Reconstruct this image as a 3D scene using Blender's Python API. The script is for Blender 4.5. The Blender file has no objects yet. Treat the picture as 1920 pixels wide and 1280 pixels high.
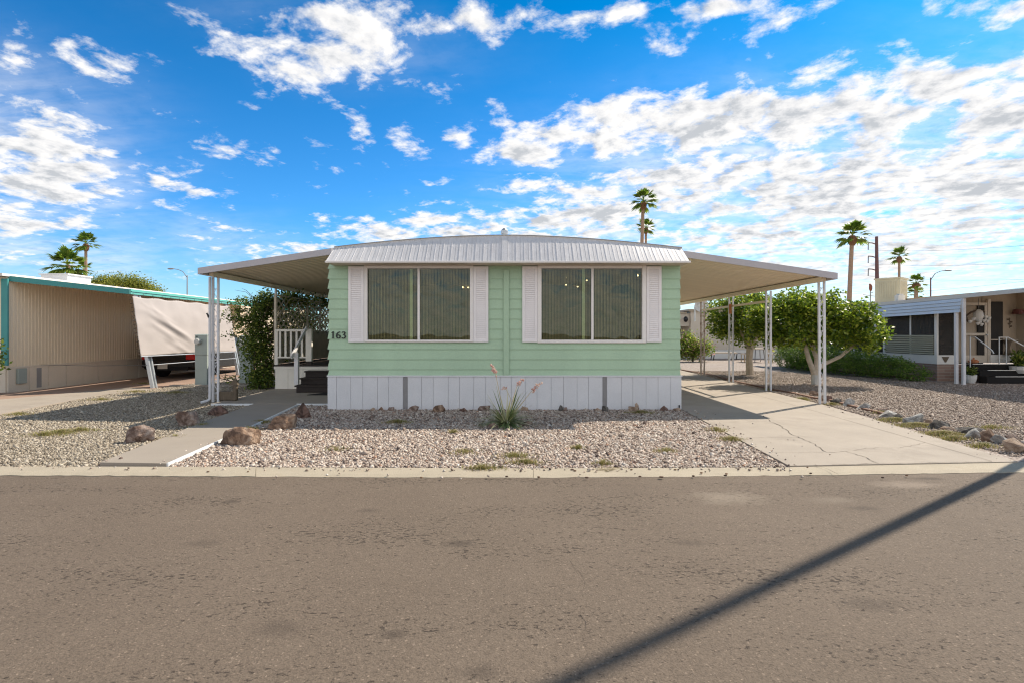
import bpy, bmesh, math, random
import numpy as np
from mathutils import Vector, Matrix, noise
R = math.radians
C = bpy.context.scene.collection
sc = bpy.context.scene
rng = np.random.default_rng(7)
random.seed(7)
H, F, CX, HY = 1.55, 1000.0, 960.0, 625.0      # eye height, focal (px of the 1920 frame), centre, horizon

def g(px, py, z=0.0):                            # a point of the flat ground
    d = F * (H - z) / (py - HY)
    return Vector(((px - CX) * d / F, d, z))
def at(px, py, d):                               # a point at a known distance
    return Vector(((px - CX) * d / F, d, H + (HY - py) * d / F))

# ------------------------------------------------------------------ mesh builder
class MB:
    def __init__(s): s.v = []; s.f = []
    def add(s, vs, fs):
        b = len(s.v); s.v += [Vector(v) for v in vs]; s.f += [tuple(i + b for i in f) for f in fs]; return s
    def box(s, x0, x1, y0, y1, z0, z1):
        return s.add([(x0,y0,z0),(x1,y0,z0),(x1,y1,z0),(x0,y1,z0),(x0,y0,z1),(x1,y0,z1),(x1,y1,z1),(x0,y1,z1)],
                     [(0,3,2,1),(4,5,6,7),(0,1,5,4),(1,2,6,5),(2,3,7,6),(3,0,4,7)])
    def hexa(s, p):                              # 8 points, bottom ring then top ring
        return s.add(p, [(0,3,2,1),(4,5,6,7),(0,1,5,4),(1,2,6,5),(2,3,7,6),(3,0,4,7)])
    def bar(s, a, b, w, h, up=(0,0,1)):          # rectangular bar from a to b
        a = Vector(a); b = Vector(b); d = (b - a).normalized(); u = Vector(up)
        if abs(d.dot(u)) > .98: u = Vector((0,1,0))
        r = d.cross(u).normalized(); u = r.cross(d).normalized()
        p = []
        for q in (a, b):
            p += [q - r*w/2 - u*h/2, q + r*w/2 - u*h/2, q + r*w/2 + u*h/2, q - r*w/2 + u*h/2]
        return s.hexa(p)
    def prism(s, poly, z0, z1):
        n = len(poly)
        return s.add([(p[0],p[1],z0) for p in poly] + [(p[0],p[1],z1) for p in poly],
            [tuple(range(n-1,-1,-1)), tuple(range(n,2*n))] + [(i,(i+1)%n,n+(i+1)%n,n+i) for i in range(n)])
    def extr(s, poly, axis, a0, a1):             # profile extruded along axis: x -> (y,z), y -> (x,z)
        n = len(poly)
        if axis == 'x': P = lambda p, a: (a, p[0], p[1])
        else: P = lambda p, a: (p[0], a, p[1])
        return s.add([P(p,a0) for p in poly] + [P(p,a1) for p in poly],
            [tuple(range(n-1,-1,-1)), tuple(range(n,2*n))] + [(i,(i+1)%n,n+(i+1)%n,n+i) for i in range(n)])
    def tube(s, pts, r, n=8, caps=True):
        pts = [Vector(p) for p in pts]; m = len(pts)
        rr = r if isinstance(r, (list, tuple)) else [r]*m
        b = len(s.v); prev = None
        for i, p in enumerate(pts):
            d = (pts[min(i+1,m-1)] - pts[max(i-1,0)]).normalized()
            if prev is None:
                u = Vector((0,0,1)) if abs(d.z) < .9 else Vector((1,0,0))
                prev = d.cross(u).normalized()
            x = (prev - d*prev.dot(d)).normalized(); prev = x; y = d.cross(x)
            for k in range(n):
                a = 2*math.pi*k/n; s.v.append(p + (x*math.cos(a) + y*math.sin(a))*rr[i])
        for i in range(m-1):
            for k in range(n):
                s.f.append((b+i*n+k, b+i*n+(k+1)%n, b+(i+1)*n+(k+1)%n, b+(i+1)*n+k))
        if caps:
            s.f.append(tuple(b+k for k in range(n-1,-1,-1))); s.f.append(tuple(b+(m-1)*n+k for k in range(n)))
        return s
    def lathe(s, prof, c, n=16, axis='z'):
        b = len(s.v); c = Vector(c)
        for r, h in prof:
            for k in range(n):
                a = 2*math.pi*k/n; u, w = r*math.cos(a), r*math.sin(a)
                s.v.append(c + (Vector((u,w,h)) if axis=='z' else Vector((u,h,w)) if axis=='y' else Vector((h,u,w))))
        for i in range(len(prof)-1):
            for k in range(n):
                s.f.append((b+i*n+k, b+i*n+(k+1)%n, b+(i+1)*n+(k+1)%n, b+(i+1)*n+k))
        s.f.append(tuple(b+k for k in range(n-1,-1,-1))); s.f.append(tuple(b+(len(prof)-1)*n+k for k in range(n)))
        return s
    def ball(s, c, rx, ry=None, rz=None, n=12, m=8):
        ry = ry or rx; rz = rz or rx; c = Vector(c); b = len(s.v)
        for i in range(1, m):
            t = math.pi*i/m
            for k in range(n):
                a = 2*math.pi*k/n
                s.v.append(c + Vector((rx*math.sin(t)*math.cos(a), ry*math.sin(t)*math.sin(a), -rz*math.cos(t))))
        lo = len(s.v); s.v.append(c - Vector((0,0,rz))); hi = len(s.v); s.v.append(c + Vector((0,0,rz)))
        for i in range(m-2):
            for k in range(n):
                s.f.append((b+i*n+k, b+i*n+(k+1)%n, b+(i+1)*n+(k+1)%n, b+(i+1)*n+k))
        for k in range(n):
            s.f.append((lo, b+(k+1)%n, b+k)); s.f.append((hi, b+(m-2)*n+k, b+(m-2)*n+(k+1)%n))
        return s
    def build(s, name, mat, parent=None, loc=None, smooth=False, bevel=0.0):
        me = bpy.data.meshes.new(name)
        o0 = root_loc(parent) if parent else Vector(loc or (0,0,0))
        me.from_pydata([v - o0 for v in s.v], [], s.f)
        if bevel:
            bm = bmesh.new(); bm.from_mesh(me)
            bmesh.ops.bevel(bm, geom=bm.edges[:], offset=bevel, segments=1, affect='EDGES', clamp_overlap=True)
            bm.to_mesh(me); bm.free()
        bm = bmesh.new(); bm.from_mesh(me); bmesh.ops.recalc_face_normals(bm, faces=bm.faces[:]); bm.to_mesh(me); bm.free()
        if smooth: me.polygons.foreach_set('use_smooth', [True]*len(me.polygons))
        return link(name, me, mat, parent, loc)
def root_loc(o):
    while o.parent: o = o.parent
    return Vector(o.location)
def link(name, me, mat, parent=None, loc=None):
    o = bpy.data.objects.new(name, me); C.objects.link(o)
    if mat: me.materials.append(mat)
    if parent: o.parent = parent
    elif loc is not None: o.location = loc
    return o
def np_mesh(name, V, Fc, mat, parent=None, loc=None, smooth=False):
    V = np.asarray(V, np.float32).reshape(-1,3).copy(); Fc = np.asarray(Fc, np.int32); k = Fc.shape[1]
    o0 = root_loc(parent) if parent else Vector(loc or (0,0,0)); V -= np.array(o0, np.float32)
    me = bpy.data.meshes.new(name)
    me.vertices.add(len(V)); me.vertices.foreach_set('co', V.ravel())
    me.loops.add(Fc.size); me.loops.foreach_set('vertex_index', Fc.ravel())
    me.polygons.add(len(Fc)); me.polygons.foreach_set('loop_start', np.arange(0, Fc.size, k, dtype=np.int32))
    me.update(calc_edges=True); me.validate()
    if smooth: me.polygons.foreach_set('use_smooth', [True]*len(me.polygons))
    return link(name, me, mat, parent, loc)
def tag(o, label=None, cat=None, group=None, kind=None):
    if label: o['label'] = label
    if cat: o['category'] = cat
    if group: o['group'] = group
    if kind: o['kind'] = kind
    return o
def thing(name, label, cat, loc=(0,0,0), group=None):
    o = bpy.data.objects.new(name, None); C.objects.link(o); o.location = loc; o.empty_display_size = .2
    return tag(o, label, cat, group)
def copy_tree(o, parent=None):
    c = o.copy(); C.objects.link(c)
    if parent: c.parent = parent
    for ch in list(o.children): copy_tree(ch, c)
    return c

# ------------------------------------------------------------------ materials
def new_mat(name):
    m = bpy.data.materials.new(name); m.use_nodes = True; nt = m.node_tree
    return m, nt, nt.nodes, nt.links, nt.nodes['Principled BSDF']
def c4(c): return (c[0], c[1], c[2], 1)
def ramp(N, stops, interp='LINEAR'):
    r = N.new('ShaderNodeValToRGB'); e = r.color_ramp; e.interpolation = interp
    while len(e.elements) < len(stops): e.elements.new(.5)
    for el, (p, c) in zip(e.elements, stops): el.position = p; el.color = c4(c)
    return r
def mul(c, k): return tuple(min(1, max(0, x*k)) for x in c)
def M(name, col, rough=.6, var=.10, scale=3.0, fine=.05, fscale=60, bump=.0, bscale=80, metal=0.0, spec=.4, streak=None, dirt=None):
    m, nt, N, L, P = new_mat(name)
    tc = N.new('ShaderNodeTexCoord'); src = tc.outputs['Object']
    if streak:
        mp = N.new('ShaderNodeMapping'); mp.inputs['Scale'].default_value = streak; L.new(src, mp.inputs[0]); ssrc = mp.outputs[0]
    else: ssrc = src
    n1 = N.new('ShaderNodeTexNoise'); n1.inputs['Scale'].default_value = scale; n1.inputs['Detail'].default_value = 7; n1.inputs['Roughness'].default_value = .62
    L.new(ssrc, n1.inputs['Vector'])
    r1 = ramp(N, [(.3, mul(col, 1-var)), (.7, mul(col, 1+var))]); L.new(n1.outputs[0], r1.inputs[0])
    n2 = N.new('ShaderNodeTexNoise'); n2.inputs['Scale'].default_value = fscale; n2.inputs['Detail'].default_value = 3
    L.new(src, n2.inputs['Vector'])
    r2 = ramp(N, [(.3, (1-fine*2,)*3), (.7, (1,)*3)]); L.new(n2.outputs[0], r2.inputs[0])
    mx = N.new('ShaderNodeMix'); mx.data_type = 'RGBA'; mx.blend_type = 'MULTIPLY'; mx.inputs[0].default_value = 1
    L.new(r1.outputs[0], mx.inputs[6]); L.new(r2.outputs[0], mx.inputs[7]); out = mx.outputs[2]
    if dirt:                                     # (colour, scale, threshold)
        n3 = N.new('ShaderNodeTexNoise'); n3.inputs['Scale'].default_value = dirt[1]; n3.inputs['Detail'].default_value = 9; n3.inputs['Roughness'].default_value = .7
        L.new(ssrc, n3.inputs['Vector'])
        r3 = ramp(N, [(dirt[2], (0,)*3), (min(1, dirt[2]+.15), (1,)*3)]); L.new(n3.outputs[0], r3.inputs[0])
        m3 = N.new('ShaderNodeMix'); m3.data_type = 'RGBA'; L.new(r3.outputs[0], m3.inputs[0]); L.new(out, m3.inputs[6]); m3.inputs[7].default_value = c4(dirt[0]); out = m3.outputs[2]
    L.new(out, P.inputs['Base Color'])
    P.inputs['Roughness'].default_value = rough; P.inputs['Metallic'].default_value = metal; P.inputs['Specular IOR Level'].default_value = spec
    if bump:
        nb = N.new('ShaderNodeTexNoise'); nb.inputs['Scale'].default_value = bscale; nb.inputs['Detail'].default_value = 5; L.new(ssrc, nb.inputs['Vector'])
        b = N.new('ShaderNodeBump'); b.inputs['Strength'].default_value = bump; b.inputs['Distance'].default_value = .01
        L.new(nb.outputs[0], b.inputs['Height']); L.new(b.outputs[0], P.inputs['Normal'])
    return m
def M_island(name, stops, rough=.8, bump=.0, transl=0.0, spec=.3, fine=.25, fscale=50):
    m, nt, N, L, P = new_mat(name)
    ge = N.new('ShaderNodeNewGeometry'); r = ramp(N, stops); L.new(ge.outputs['Random Per Island'], r.inputs[0])
    tc = N.new('ShaderNodeTexCoord'); n2 = N.new('ShaderNodeTexNoise'); n2.inputs['Scale'].default_value = fscale; n2.inputs['Detail'].default_value = 4
    L.new(tc.outputs['Object'], n2.inputs['Vector']); r2 = ramp(N, [(.3, (1-fine,)*3), (.7, (1,)*3)]); L.new(n2.outputs[0], r2.inputs[0])
    mx = N.new('ShaderNodeMix'); mx.data_type = 'RGBA'; mx.blend_type = 'MULTIPLY'; mx.inputs[0].default_value = 1
    L.new(r.outputs[0], mx.inputs[6]); L.new(r2.outputs[0], mx.inputs[7])
    L.new(mx.outputs[2], P.inputs['Base Color']); P.inputs['Roughness'].default_value = rough; P.inputs['Specular IOR Level'].default_value = spec
    if transl:
        t = N.new('ShaderNodeBsdfTranslucent'); L.new(mx.outputs[2], t.inputs[0])
        ms = N.new('ShaderNodeMixShader'); ms.inputs[0].default_value = transl
        L.new(P.outputs[0], ms.inputs[1]); L.new(t.outputs[0], ms.inputs[2]); L.new(ms.outputs[0], N['Material Output'].inputs[0])
    return m
def M_rock(name, c1, c2, c3):
    m, nt, N, L, P = new_mat(name)
    tc = N.new('ShaderNodeTexCoord'); n = N.new('ShaderNodeTexNoise'); n.inputs['Scale'].default_value = 5; n.inputs['Detail'].default_value = 10; n.inputs['Roughness'].default_value = .65; n.inputs['Distortion'].default_value = .6
    L.new(tc.outputs['Object'], n.inputs['Vector']); r = ramp(N, [(.40, c1), (.50, c2), (.60, c3)]); L.new(n.outputs[0], r.inputs[0])
    L.new(r.outputs[0], P.inputs['Base Color']); P.inputs['Roughness'].default_value = .85; P.inputs['Specular IOR Level'].default_value = .25
    n2 = N.new('ShaderNodeTexNoise'); n2.inputs['Scale'].default_value = 28; n2.inputs['Detail'].default_value = 9; n2.inputs['Roughness'].default_value = .7; L.new(tc.outputs['Object'], n2.inputs['Vector'])
    b = N.new('ShaderNodeBump'); b.inputs['Strength'].default_value = 1.0; b.inputs['Distance'].default_value = .035; L.new(n2.outputs[0], b.inputs['Height']); L.new(b.outputs[0], P.inputs['Normal'])
    return m
def M_emit(name, col, s):
    m, nt, N, L, P = new_mat(name); P.inputs['Base Color'].default_value = c4(col)
    P.inputs['Emission Color'].default_value = c4(col); P.inputs['Emission Strength'].default_value = s; return m
def M_glass(name, tint, refl=1.0):
    m, nt, N, L, P = new_mat(name); N.remove(P)
    t = N.new('ShaderNodeBsdfTransparent'); t.inputs[0].default_value = c4(tint)
    gl = N.new('ShaderNodeBsdfGlossy'); gl.inputs['Roughness'].default_value = .015
    tc = N.new('ShaderNodeTexCoord'); nz = N.new('ShaderNodeTexNoise'); nz.inputs['Scale'].default_value = 1.3; L.new(tc.outputs['Object'], nz.inputs['Vector'])
    b = N.new('ShaderNodeBump'); b.inputs['Strength'].default_value = .12; b.inputs['Distance'].default_value = .03; L.new(nz.outputs[0], b.inputs['Height']); L.new(b.outputs[0], gl.inputs['Normal'])
    fr = N.new('ShaderNodeFresnel'); fr.inputs[0].default_value = 1.5
    mm = N.new('ShaderNodeMath'); mm.operation = 'MULTIPLY'; mm.inputs[1].default_value = refl; L.new(fr.outputs[0], mm.inputs[0])
    ms = N.new('ShaderNodeMixShader'); L.new(mm.outputs[0], ms.inputs[0]); L.new(t.outputs[0], ms.inputs[1]); L.new(gl.outputs[0], ms.inputs[2])
    L.new(ms.outputs[0], N['Material Output'].inputs[0]); return m
def M_screen(name, col, opac):
    m, nt, N, L, P = new_mat(name)
    P.inputs['Base Color'].default_value = c4(col); P.inputs['Roughness'].default_value = .8
    t = N.new('ShaderNodeBsdfTransparent'); ms = N.new('ShaderNodeMixShader')
    tc = N.new('ShaderNodeTexCoord'); nz = N.new('ShaderNodeTexNoise'); nz.inputs['Scale'].default_value = 2; L.new(tc.outputs['Object'], nz.inputs['Vector'])
    mr = N.new('ShaderNodeMapRange'); mr.inputs[3].default_value = opac-.08; mr.inputs[4].default_value = opac+.08; L.new(nz.outputs[0], mr.inputs[0])
    L.new(mr.outputs[0], ms.inputs[0]); L.new(t.outputs[0], ms.inputs[1]); L.new(P.outputs[0], ms.inputs[2]); L.new(ms.outputs[0], N['Material Output'].inputs[0]); return m
def M_cells(name, stops, scale, dirtc, bump=.6, patches=None):    # gravel seen far off: one colour per voronoi cell
    m, nt, N, L, P = new_mat(name); tc = N.new('ShaderNodeTexCoord')
    v = N.new('ShaderNodeTexVoronoi'); v.inputs['Scale'].default_value = scale; L.new(tc.outputs['Object'], v.inputs['Vector'])
    sp = N.new('ShaderNodeSeparateColor'); L.new(v.outputs['Color'], sp.inputs[0])
    r = ramp(N, stops); L.new(sp.outputs[0], r.inputs[0])
    n = N.new('ShaderNodeTexNoise'); n.inputs['Scale'].default_value = .9; n.inputs['Detail'].default_value = 8; L.new(tc.outputs['Object'], n.inputs['Vector'])
    rr = ramp(N, [(.48, (0,)*3), (.7, (.55,)*3)]); L.new(n.outputs[0], rr.inputs[0])
    mx = N.new('ShaderNodeMix'); mx.data_type = 'RGBA'; L.new(rr.outputs[0], mx.inputs[0]); L.new(r.outputs[0], mx.inputs[6]); mx.inputs[7].default_value = c4(dirtc)
    L.new(mx.outputs[2], P.inputs['Base Color']); P.inputs['Roughness'].default_value = .9; P.inputs['Specular IOR Level'].default_value = .2
    b = N.new('ShaderNodeBump'); b.inputs['Strength'].default_value = bump; b.inputs['Distance'].default_value = .015; b.invert = True
    L.new(v.outputs['Distance'], b.inputs['Height']); L.new(b.outputs[0], P.inputs['Normal']); return m
def M_asphalt(name):
    m, nt, N, L, P = new_mat(name); tc = N.new('ShaderNodeTexCoord'); O = tc.outputs['Object']
    def nz(s, d, vec=O, ro=.6):
        n = N.new('ShaderNodeTexNoise'); n.inputs['Scale'].default_value = s; n.inputs['Detail'].default_value = d; n.inputs['Roughness'].default_value = ro; L.new(vec, n.inputs['Vector']); return n.outputs[0]
    def mixc(f, a, b, bl='MIX'):
        x = N.new('ShaderNodeMix'); x.data_type = 'RGBA'; x.blend_type = bl
        if isinstance(f, float): x.inputs[0].default_value = f
        else: L.new(f, x.inputs[0])
        for i, q in ((6, a), (7, b)):
            if isinstance(q, tuple): x.inputs[i].default_value = c4(q)
            else: L.new(q, x.inputs[i])
        return x.outputs[2]
    base = ramp(N, [(.3, ASPH0), (.7, ASPH1)]); L.new(nz(.7, 8), base.inputs[0]); col = base.outputs[0]
    # aggregate grains
    v = N.new('ShaderNodeTexVoronoi'); v.inputs['Scale'].default_value = 110; L.new(O, v.inputs['Vector'])
    sp = N.new('ShaderNodeSeparateColor'); L.new(v.outputs['Color'], sp.inputs[0])
    gr = ramp(N, [(0, (.74,)*3), (.25, (.90,)*3), (.8, (1.05,)*3), (.97, (1.15,)*3), (1, (1.7,)*3)]); L.new(sp.outputs[0], gr.inputs[0])
    col = mixc(1.0, col, gr.outputs[0], 'MULTIPLY')
    # worn pits: dark gaps gathered in patches and long lines of wheel wear
    mp = N.new('ShaderNodeMapping'); mp.inputs['Scale'].default_value = (.45, 1.5, 1); L.new(O, mp.inputs[0])
    dens = ramp(N, [(.42, (0,)*3), (.72, (1,)*3)]); L.new(nz(1.1, 6, mp.outputs[0]), dens.inputs[0])
    mp2 = N.new('ShaderNodeMapping'); mp2.inputs['Scale'].default_value = (.75, 1.25, 1); L.new(O, mp2.inputs[0])
    pn = nz(34, 5, mp2.outputs[0], .7)
    ad = N.new('ShaderNodeMath'); ad.operation = 'MULTIPLY_ADD'; ad.inputs[1].default_value = .13; L.new(dens.outputs[0], ad.inputs[0]); L.new(pn, ad.inputs[2])
    pit = ramp(N, [(.64, (0,)*3), (.70, (1,)*3)]); L.new(ad.outputs[0], pit.inputs[0])
    col = mixc(pit.outputs[0], col, ASPHD)
    # pale dusty patches by the driveway, and a few dark oil spots
    def spot(x, y, rx, ry, amount, c, col):
        sb = N.new('ShaderNodeVectorMath'); sb.operation = 'SUBTRACT'; sb.inputs[1].default_value = (x, y, 0); L.new(O, sb.inputs[0])
        dv = N.new('ShaderNodeVectorMath'); dv.operation = 'MULTIPLY'; dv.inputs[1].default_value = (1/rx, 1/ry, 0); L.new(sb.outputs[0], dv.inputs[0])
        ln = N.new('ShaderNodeVectorMath'); ln.operation = 'LENGTH'; L.new(dv.outputs[0], ln.inputs[0])
        ma = N.new('ShaderNodeMath'); ma.operation = 'MULTIPLY_ADD'; ma.inputs[1].default_value = 1.4; L.new(nz(6, 8, O, .7), ma.inputs[0]); L.new(ln.outputs['Value'], ma.inputs[2])
        rp = ramp(N, [(.55, (amount,)*3), (1.0, (0,)*3)]); sc2 = N.new('ShaderNodeMath'); sc2.operation = 'MULTIPLY'; sc2.inputs[1].default_value = .62
        L.new(ma.outputs[0], sc2.inputs[0]); L.new(sc2.outputs[0], rp.inputs[0])
        return mixc(rp.outputs[0], col, c)
    for px, py, rx, ry, am, c in ((1365,930,.48,.3,.6,(.27,.225,.175)),(1700,906,.5,.18,.6,(.29,.235,.185)),(1560,935,.3,.14,.35,(.25,.21,.165)),
            (432,938,.12,.1,.6,ASPHD),(690,955,.16,.07,.5,ASPHD),(860,1016,.16,.12,.6,ASPHD),(525,1175,.2,.12,.45,ASPHD),(380,1016,.2,.1,.4,ASPHD),(1620,950,.2,.1,.5,ASPHD),
            (1740,895,.25,.08,.7,ASPHD),(1630,1130,.25,.12,.45,ASPHD),(740,1185,.12,.06,.6,ASPHD),(900,1255,.15,.08,.5,ASPHD),(1290,1015,.2,.08,.4,ASPHD)):
        p = g(px, py); col = spot(p.x, p.y, rx, ry, am, c, col)
    L.new(col, P.inputs['Base Color']); P.inputs['Roughness'].default_value = .88; P.inputs['Specular IOR Level'].default_value = .25
    hh = N.new('ShaderNodeMath'); hh.operation = 'SUBTRACT'; L.new(nz(90, 4), hh.inputs[0]); L.new(pit.outputs[0], hh.inputs[1])
    b = N.new('ShaderNodeBump'); b.inputs['Strength'].default_value = .7; b.inputs['Distance'].default_value = .008; L.new(hh.outputs[0], b.inputs['Height']); L.new(b.outputs[0], P.inputs['Normal'])
    return m
ASPH0, ASPH1, ASPHD = (.142,.110,.083), (.166,.130,.099), (.066,.051,.040)

m_siding = M('mint_paint', (.43,.59,.415), .55, .07, 1.1, .04, 40, bump=.08, bscale=120, streak=(1,1,.5), dirt=((.33,.48,.32),2.5,.62))
m_white = M('white_paint', (.74,.72,.72), .5, .05, 3, .04)
m_shutter = M('blush_white_vinyl', (.86,.82,.81), .5, .04, 3, .03)
m_frame = M('white_aluminium', (.84,.80,.76), .4, .04, 4, .03)
m_skirt = M('pale_grey_skirting', (.70,.70,.715), .6, .05, 2, .05, dirt=((.50,.48,.48),3,.66))
m_vent = M('vent_strip_grey', (.30,.29,.29), .5)
m_metalroof = M('weathered_roof_metal', (.72,.71,.72), .5, .08, 5, .06, 40, metal=.12, spec=.5, streak=(3,1,.6), dirt=((.42,.38,.35),4,.66))
m_flash = M('dull_flashing', (.42,.41,.40), .5, .15, 6, metal=.3)
m_soffit = M('tan_soffit', (.62,.53,.43), .6, .05, 2, .04)
m_awn = M('awning_underside', (.90,.77,.59), .5, .05, .8, .04, streak=(.3,3,1))
m_awnfascia = M('awning_fascia_grey', (.50,.47,.49), .45, .05, 2, .04)
m_post = M('white_post_paint', (.70,.70,.72), .45, .06, 4, .05, dirt=((.45,.36,.28),6,.7))
m_rust = M('rusted_post_paint', (.55,.45,.38), .7, .2, 9, .1, dirt=((.26,.14,.08),7,.5))
m_conc = M('concrete', (.375,.325,.27), .85, .09, 1.3, .09, 90, bump=.25, bscale=150, dirt=((.275,.235,.195),.8,.53))
m_kerb = M('kerb_concrete', (.46,.40,.305), .9, .08, 2.5, .16, 130, bump=.4, bscale=140, dirt=((.36,.29,.21),2.2,.6))
m_walk = M('walkway_concrete', (.34,.295,.245), .85, .06, 1.6, .08, 110, bump=.2, bscale=150, dirt=((.33,.28,.235),1.6,.6))
m_redconc = M('reddish_concrete', (.34,.235,.18), .85, .14, 1.2, .08)
m_whiteedge = M('white_edge_paint', (.72,.74,.75), .6)
m_darkwin = M('dark_window_mesh', (.030,.028,.026), .9)
m_crack = M('crack_dark', (.115,.09,.07), .95)
m_ground = M_cells('gravel_ground', [(0,(.10,.075,.065)),(.25,(.26,.215,.185)),(.6,(.36,.30,.265)),(.88,(.48,.42,.38)),(1,(.62,.57,.53))], 44, (.30,.245,.20))
m_under = M('fine_dirt', (.17,.135,.115), .95, .2, 6, .2, 80, bump=.5, bscale=90)
m_stone = M_island('gravel_stone', [(0,(.11,.08,.07)),(.16,(.25,.185,.15)),(.38,(.43,.345,.285)),(.68,(.60,.51,.435)),(.9,(.74,.675,.60)),(1,(.44,.25,.16))], .8, fine=.35, fscale=70)
m_stoneL = M_island('grey_gravel_stone', [(0,(.17,.14,.105)),(.2,(.275,.23,.175)),(.5,(.385,.33,.255)),(.8,(.48,.42,.335)),(1,(.60,.54,.45))], .8, fine=.35, fscale=70)
m_stoneR = M_island('brown_gravel_stone', [(0,(.18,.138,.11)),(.25,(.29,.23,.19)),(.55,(.385,.31,.26)),(.85,(.49,.41,.35)),(1,(.60,.53,.47))], .8, fine=.35, fscale=70)
m_asph = M_asphalt('worn_brown_asphalt')
m_black = M('black_paint', (.012,.012,.013), .4)
m_blackmat = M('black_rubber', (.012,.012,.012), .85)
m_dkwood = M('dark_brown_wood', (.035,.024,.020), .7, .25, 4, .15, streak=(.5,8,8))
m_offwhite = M('off_white_boards', (.82,.77,.68), .6, .06, 3)
m_lattice = M('weathered_lattice', (.66,.58,.46), .8, .2, 5)
m_ribwood = M('grey_ribbed_panel', (.52,.46,.37), .8, .12, 4)
m_meter = M('grey_green_enamel', (.36,.41,.38), .5, .07, 3, .04)
m_dial = M('meter_dial_grey', (.55,.55,.52), .25)
m_glass = M_glass('window_glass', (.84,.87,.76), 1.0)
m_vane = M('tan_blind_vane', (.66,.55,.37), .7)
m_room = M('room_wall', (.40,.41,.27), .8)
m_roomfloor = M('room_carpet', (.30,.26,.20), .9)
m_stile = M('sash_stile', (.82,.84,.62), .5)
m_brass = M('brass', (.5,.36,.16), .35, metal=.8)
m_bulb = M_emit('lit_bulb', (1.0,.70,.40), 4)
m_leafcit = M_island('citrus_leaf', [(0,(.06,.11,.014)),(.45,(.165,.26,.024)),(.78,(.33,.43,.038)),(1,(.56,.58,.08))], .36, transl=.52, spec=.5, fine=.15)
m_leafvine = M_island('vine_leaf', [(0,(.045,.075,.016)),(.5,(.12,.185,.032)),(.85,(.26,.33,.055)),(1,(.50,.48,.12))], .5, transl=.42, fine=.15)
m_leafhedge = M_island('hedge_leaf', [(0,(.06,.125,.022)),(.5,(.15,.26,.04)),(.9,(.24,.36,.055)),(1,(.34,.44,.09))], .55, transl=.35, fine=.2)
m_leafbush = M_island('bougainvillea_leaf', [(0,(.10,.17,.03)),(.4,(.24,.34,.04)),(.75,(.42,.48,.08)),(.9,(.55,.38,.28)),(1,(.62,.30,.30))], .5, transl=.5, fine=.15)
m_leafpv = M_island('desert_tree_leaf', [(0,(.11,.15,.03)),(.5,(.30,.34,.05)),(1,(.48,.46,.10))], .55, transl=.5, fine=.15)
m_leafyuc = M_island('yucca_leaf', [(0,(.09,.15,.06)),(.45,(.26,.33,.13)),(.7,(.55,.56,.30)),(1,(.78,.72,.50))], .5, transl=.15, fine=.15)
m_petal = M_island('coral_flower', [(0,(.74,.42,.36)),(.6,(.86,.60,.52)),(1,(.88,.72,.60))], .6, transl=.3)
m_stalk = M('flower_stalk_tan', (.52,.43,.27), .7)
m_weed = M_island('weed_blade', [(0,(.18,.20,.05)),(.35,(.34,.33,.09)),(.7,(.48,.40,.19)),(1,(.50,.38,.26))], .7, transl=.3)
m_litter = M_island('dead_leaf', [(0,(.06,.04,.03)),(.5,(.13,.08,.055)),(1,(.28,.17,.10))], .9)
m_bark = M('pale_citrus_bark', (.58,.48,.37), .9, .2, 6, .15, bump=.6, bscale=25, dirt=((.28,.21,.16),5,.62))
m_limewash = M('whitewashed_bark', (.62,.60,.56), .9, .1, 6, .1)
m_stem = M('dark_stem', (.09,.065,.045), .9)
m_palmtrunk = M('palm_bark', (.42,.28,.19), .9, .18, 4, .15, 30, bump=.6, bscale=20, streak=(1,1,5))
m_palmdead = M_island('dead_frond', [(0,(.15,.075,.04)),(.6,(.28,.15,.08)),(1,(.38,.24,.14))], .9, transl=.1)
m_palmleaf = M_island('palm_leaf', [(0,(.08,.15,.02)),(.5,(.18,.30,.035)),(1,(.40,.48,.08))], .45, transl=.45)
m_beigewall = M('beige_ribbed_wall', (.84,.71,.54), .6, .05, .8, .05, streak=(1,1,.25))
m_beigeskirt = M('beige_skirt', (.76,.66,.54), .7, .06, 1.2, .05, dirt=((.36,.29,.22),2,.64))
m_teal_shaded = M('teal_trim_shaded', (.06,.29,.28), .5, .06, 3)  # teal trim darkened as seen in shade, the shade is in the colour
m_teal_sunlit = M('teal_trim_sunlit', (.14,.48,.42), .45, .05, 3)  # same teal trim, colour lightened to stand for sunlit faces
m_roofwhite = M('white_roof_coating', (.75,.72,.68), .7, .06, 1)
m_tarp = M('shade_cloth', (.43,.385,.365), .85, .05, 1.5, .05, 120)
m_galv = M('galvanised_steel', (.55,.57,.58), .35, .1, 6, metal=.6)
m_car = M('black_car_paint', (.010,.010,.011), .22, .1, 3, spec=.6)
m_carglass = M('dark_car_glass', (.015,.017,.018), .08, spec=.7)
m_tyre = M('tyre_rubber', (.018,.018,.018), .85)
m_rim = M('alloy_rim', (.35,.35,.36), .3, metal=.8)
m_tail = M('red_lens', (.55,.012,.010), .2, spec=.6)
m_plate = M('number_plate', (.62,.57,.48), .4)
m_cool = M('cream_cooler', (.62,.56,.40), .6, .08, 2, .06, dirt=((.40,.35,.25),3,.62))
m_coolwhite = M('white_cooler', (.70,.70,.70), .6, .05, 2)
m_bluefascia = M('pale_blue_aluminium', (.66,.69,.71), .4, .06, 2, metal=.2)
m_brick = None
m_tanwall = M('tan_siding', (.40,.33,.25), .7, .05, 1.5, .04)
m_creamwall = M('cream_house_wall', (.60,.53,.44), .7, .05, .7, .05)
m_whitepanel = M('white_panel', (.72,.71,.68), .5, .04, 2)
m_darkscreen = M_screen('dark_screen', (.05,.045,.04), .62)
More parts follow.
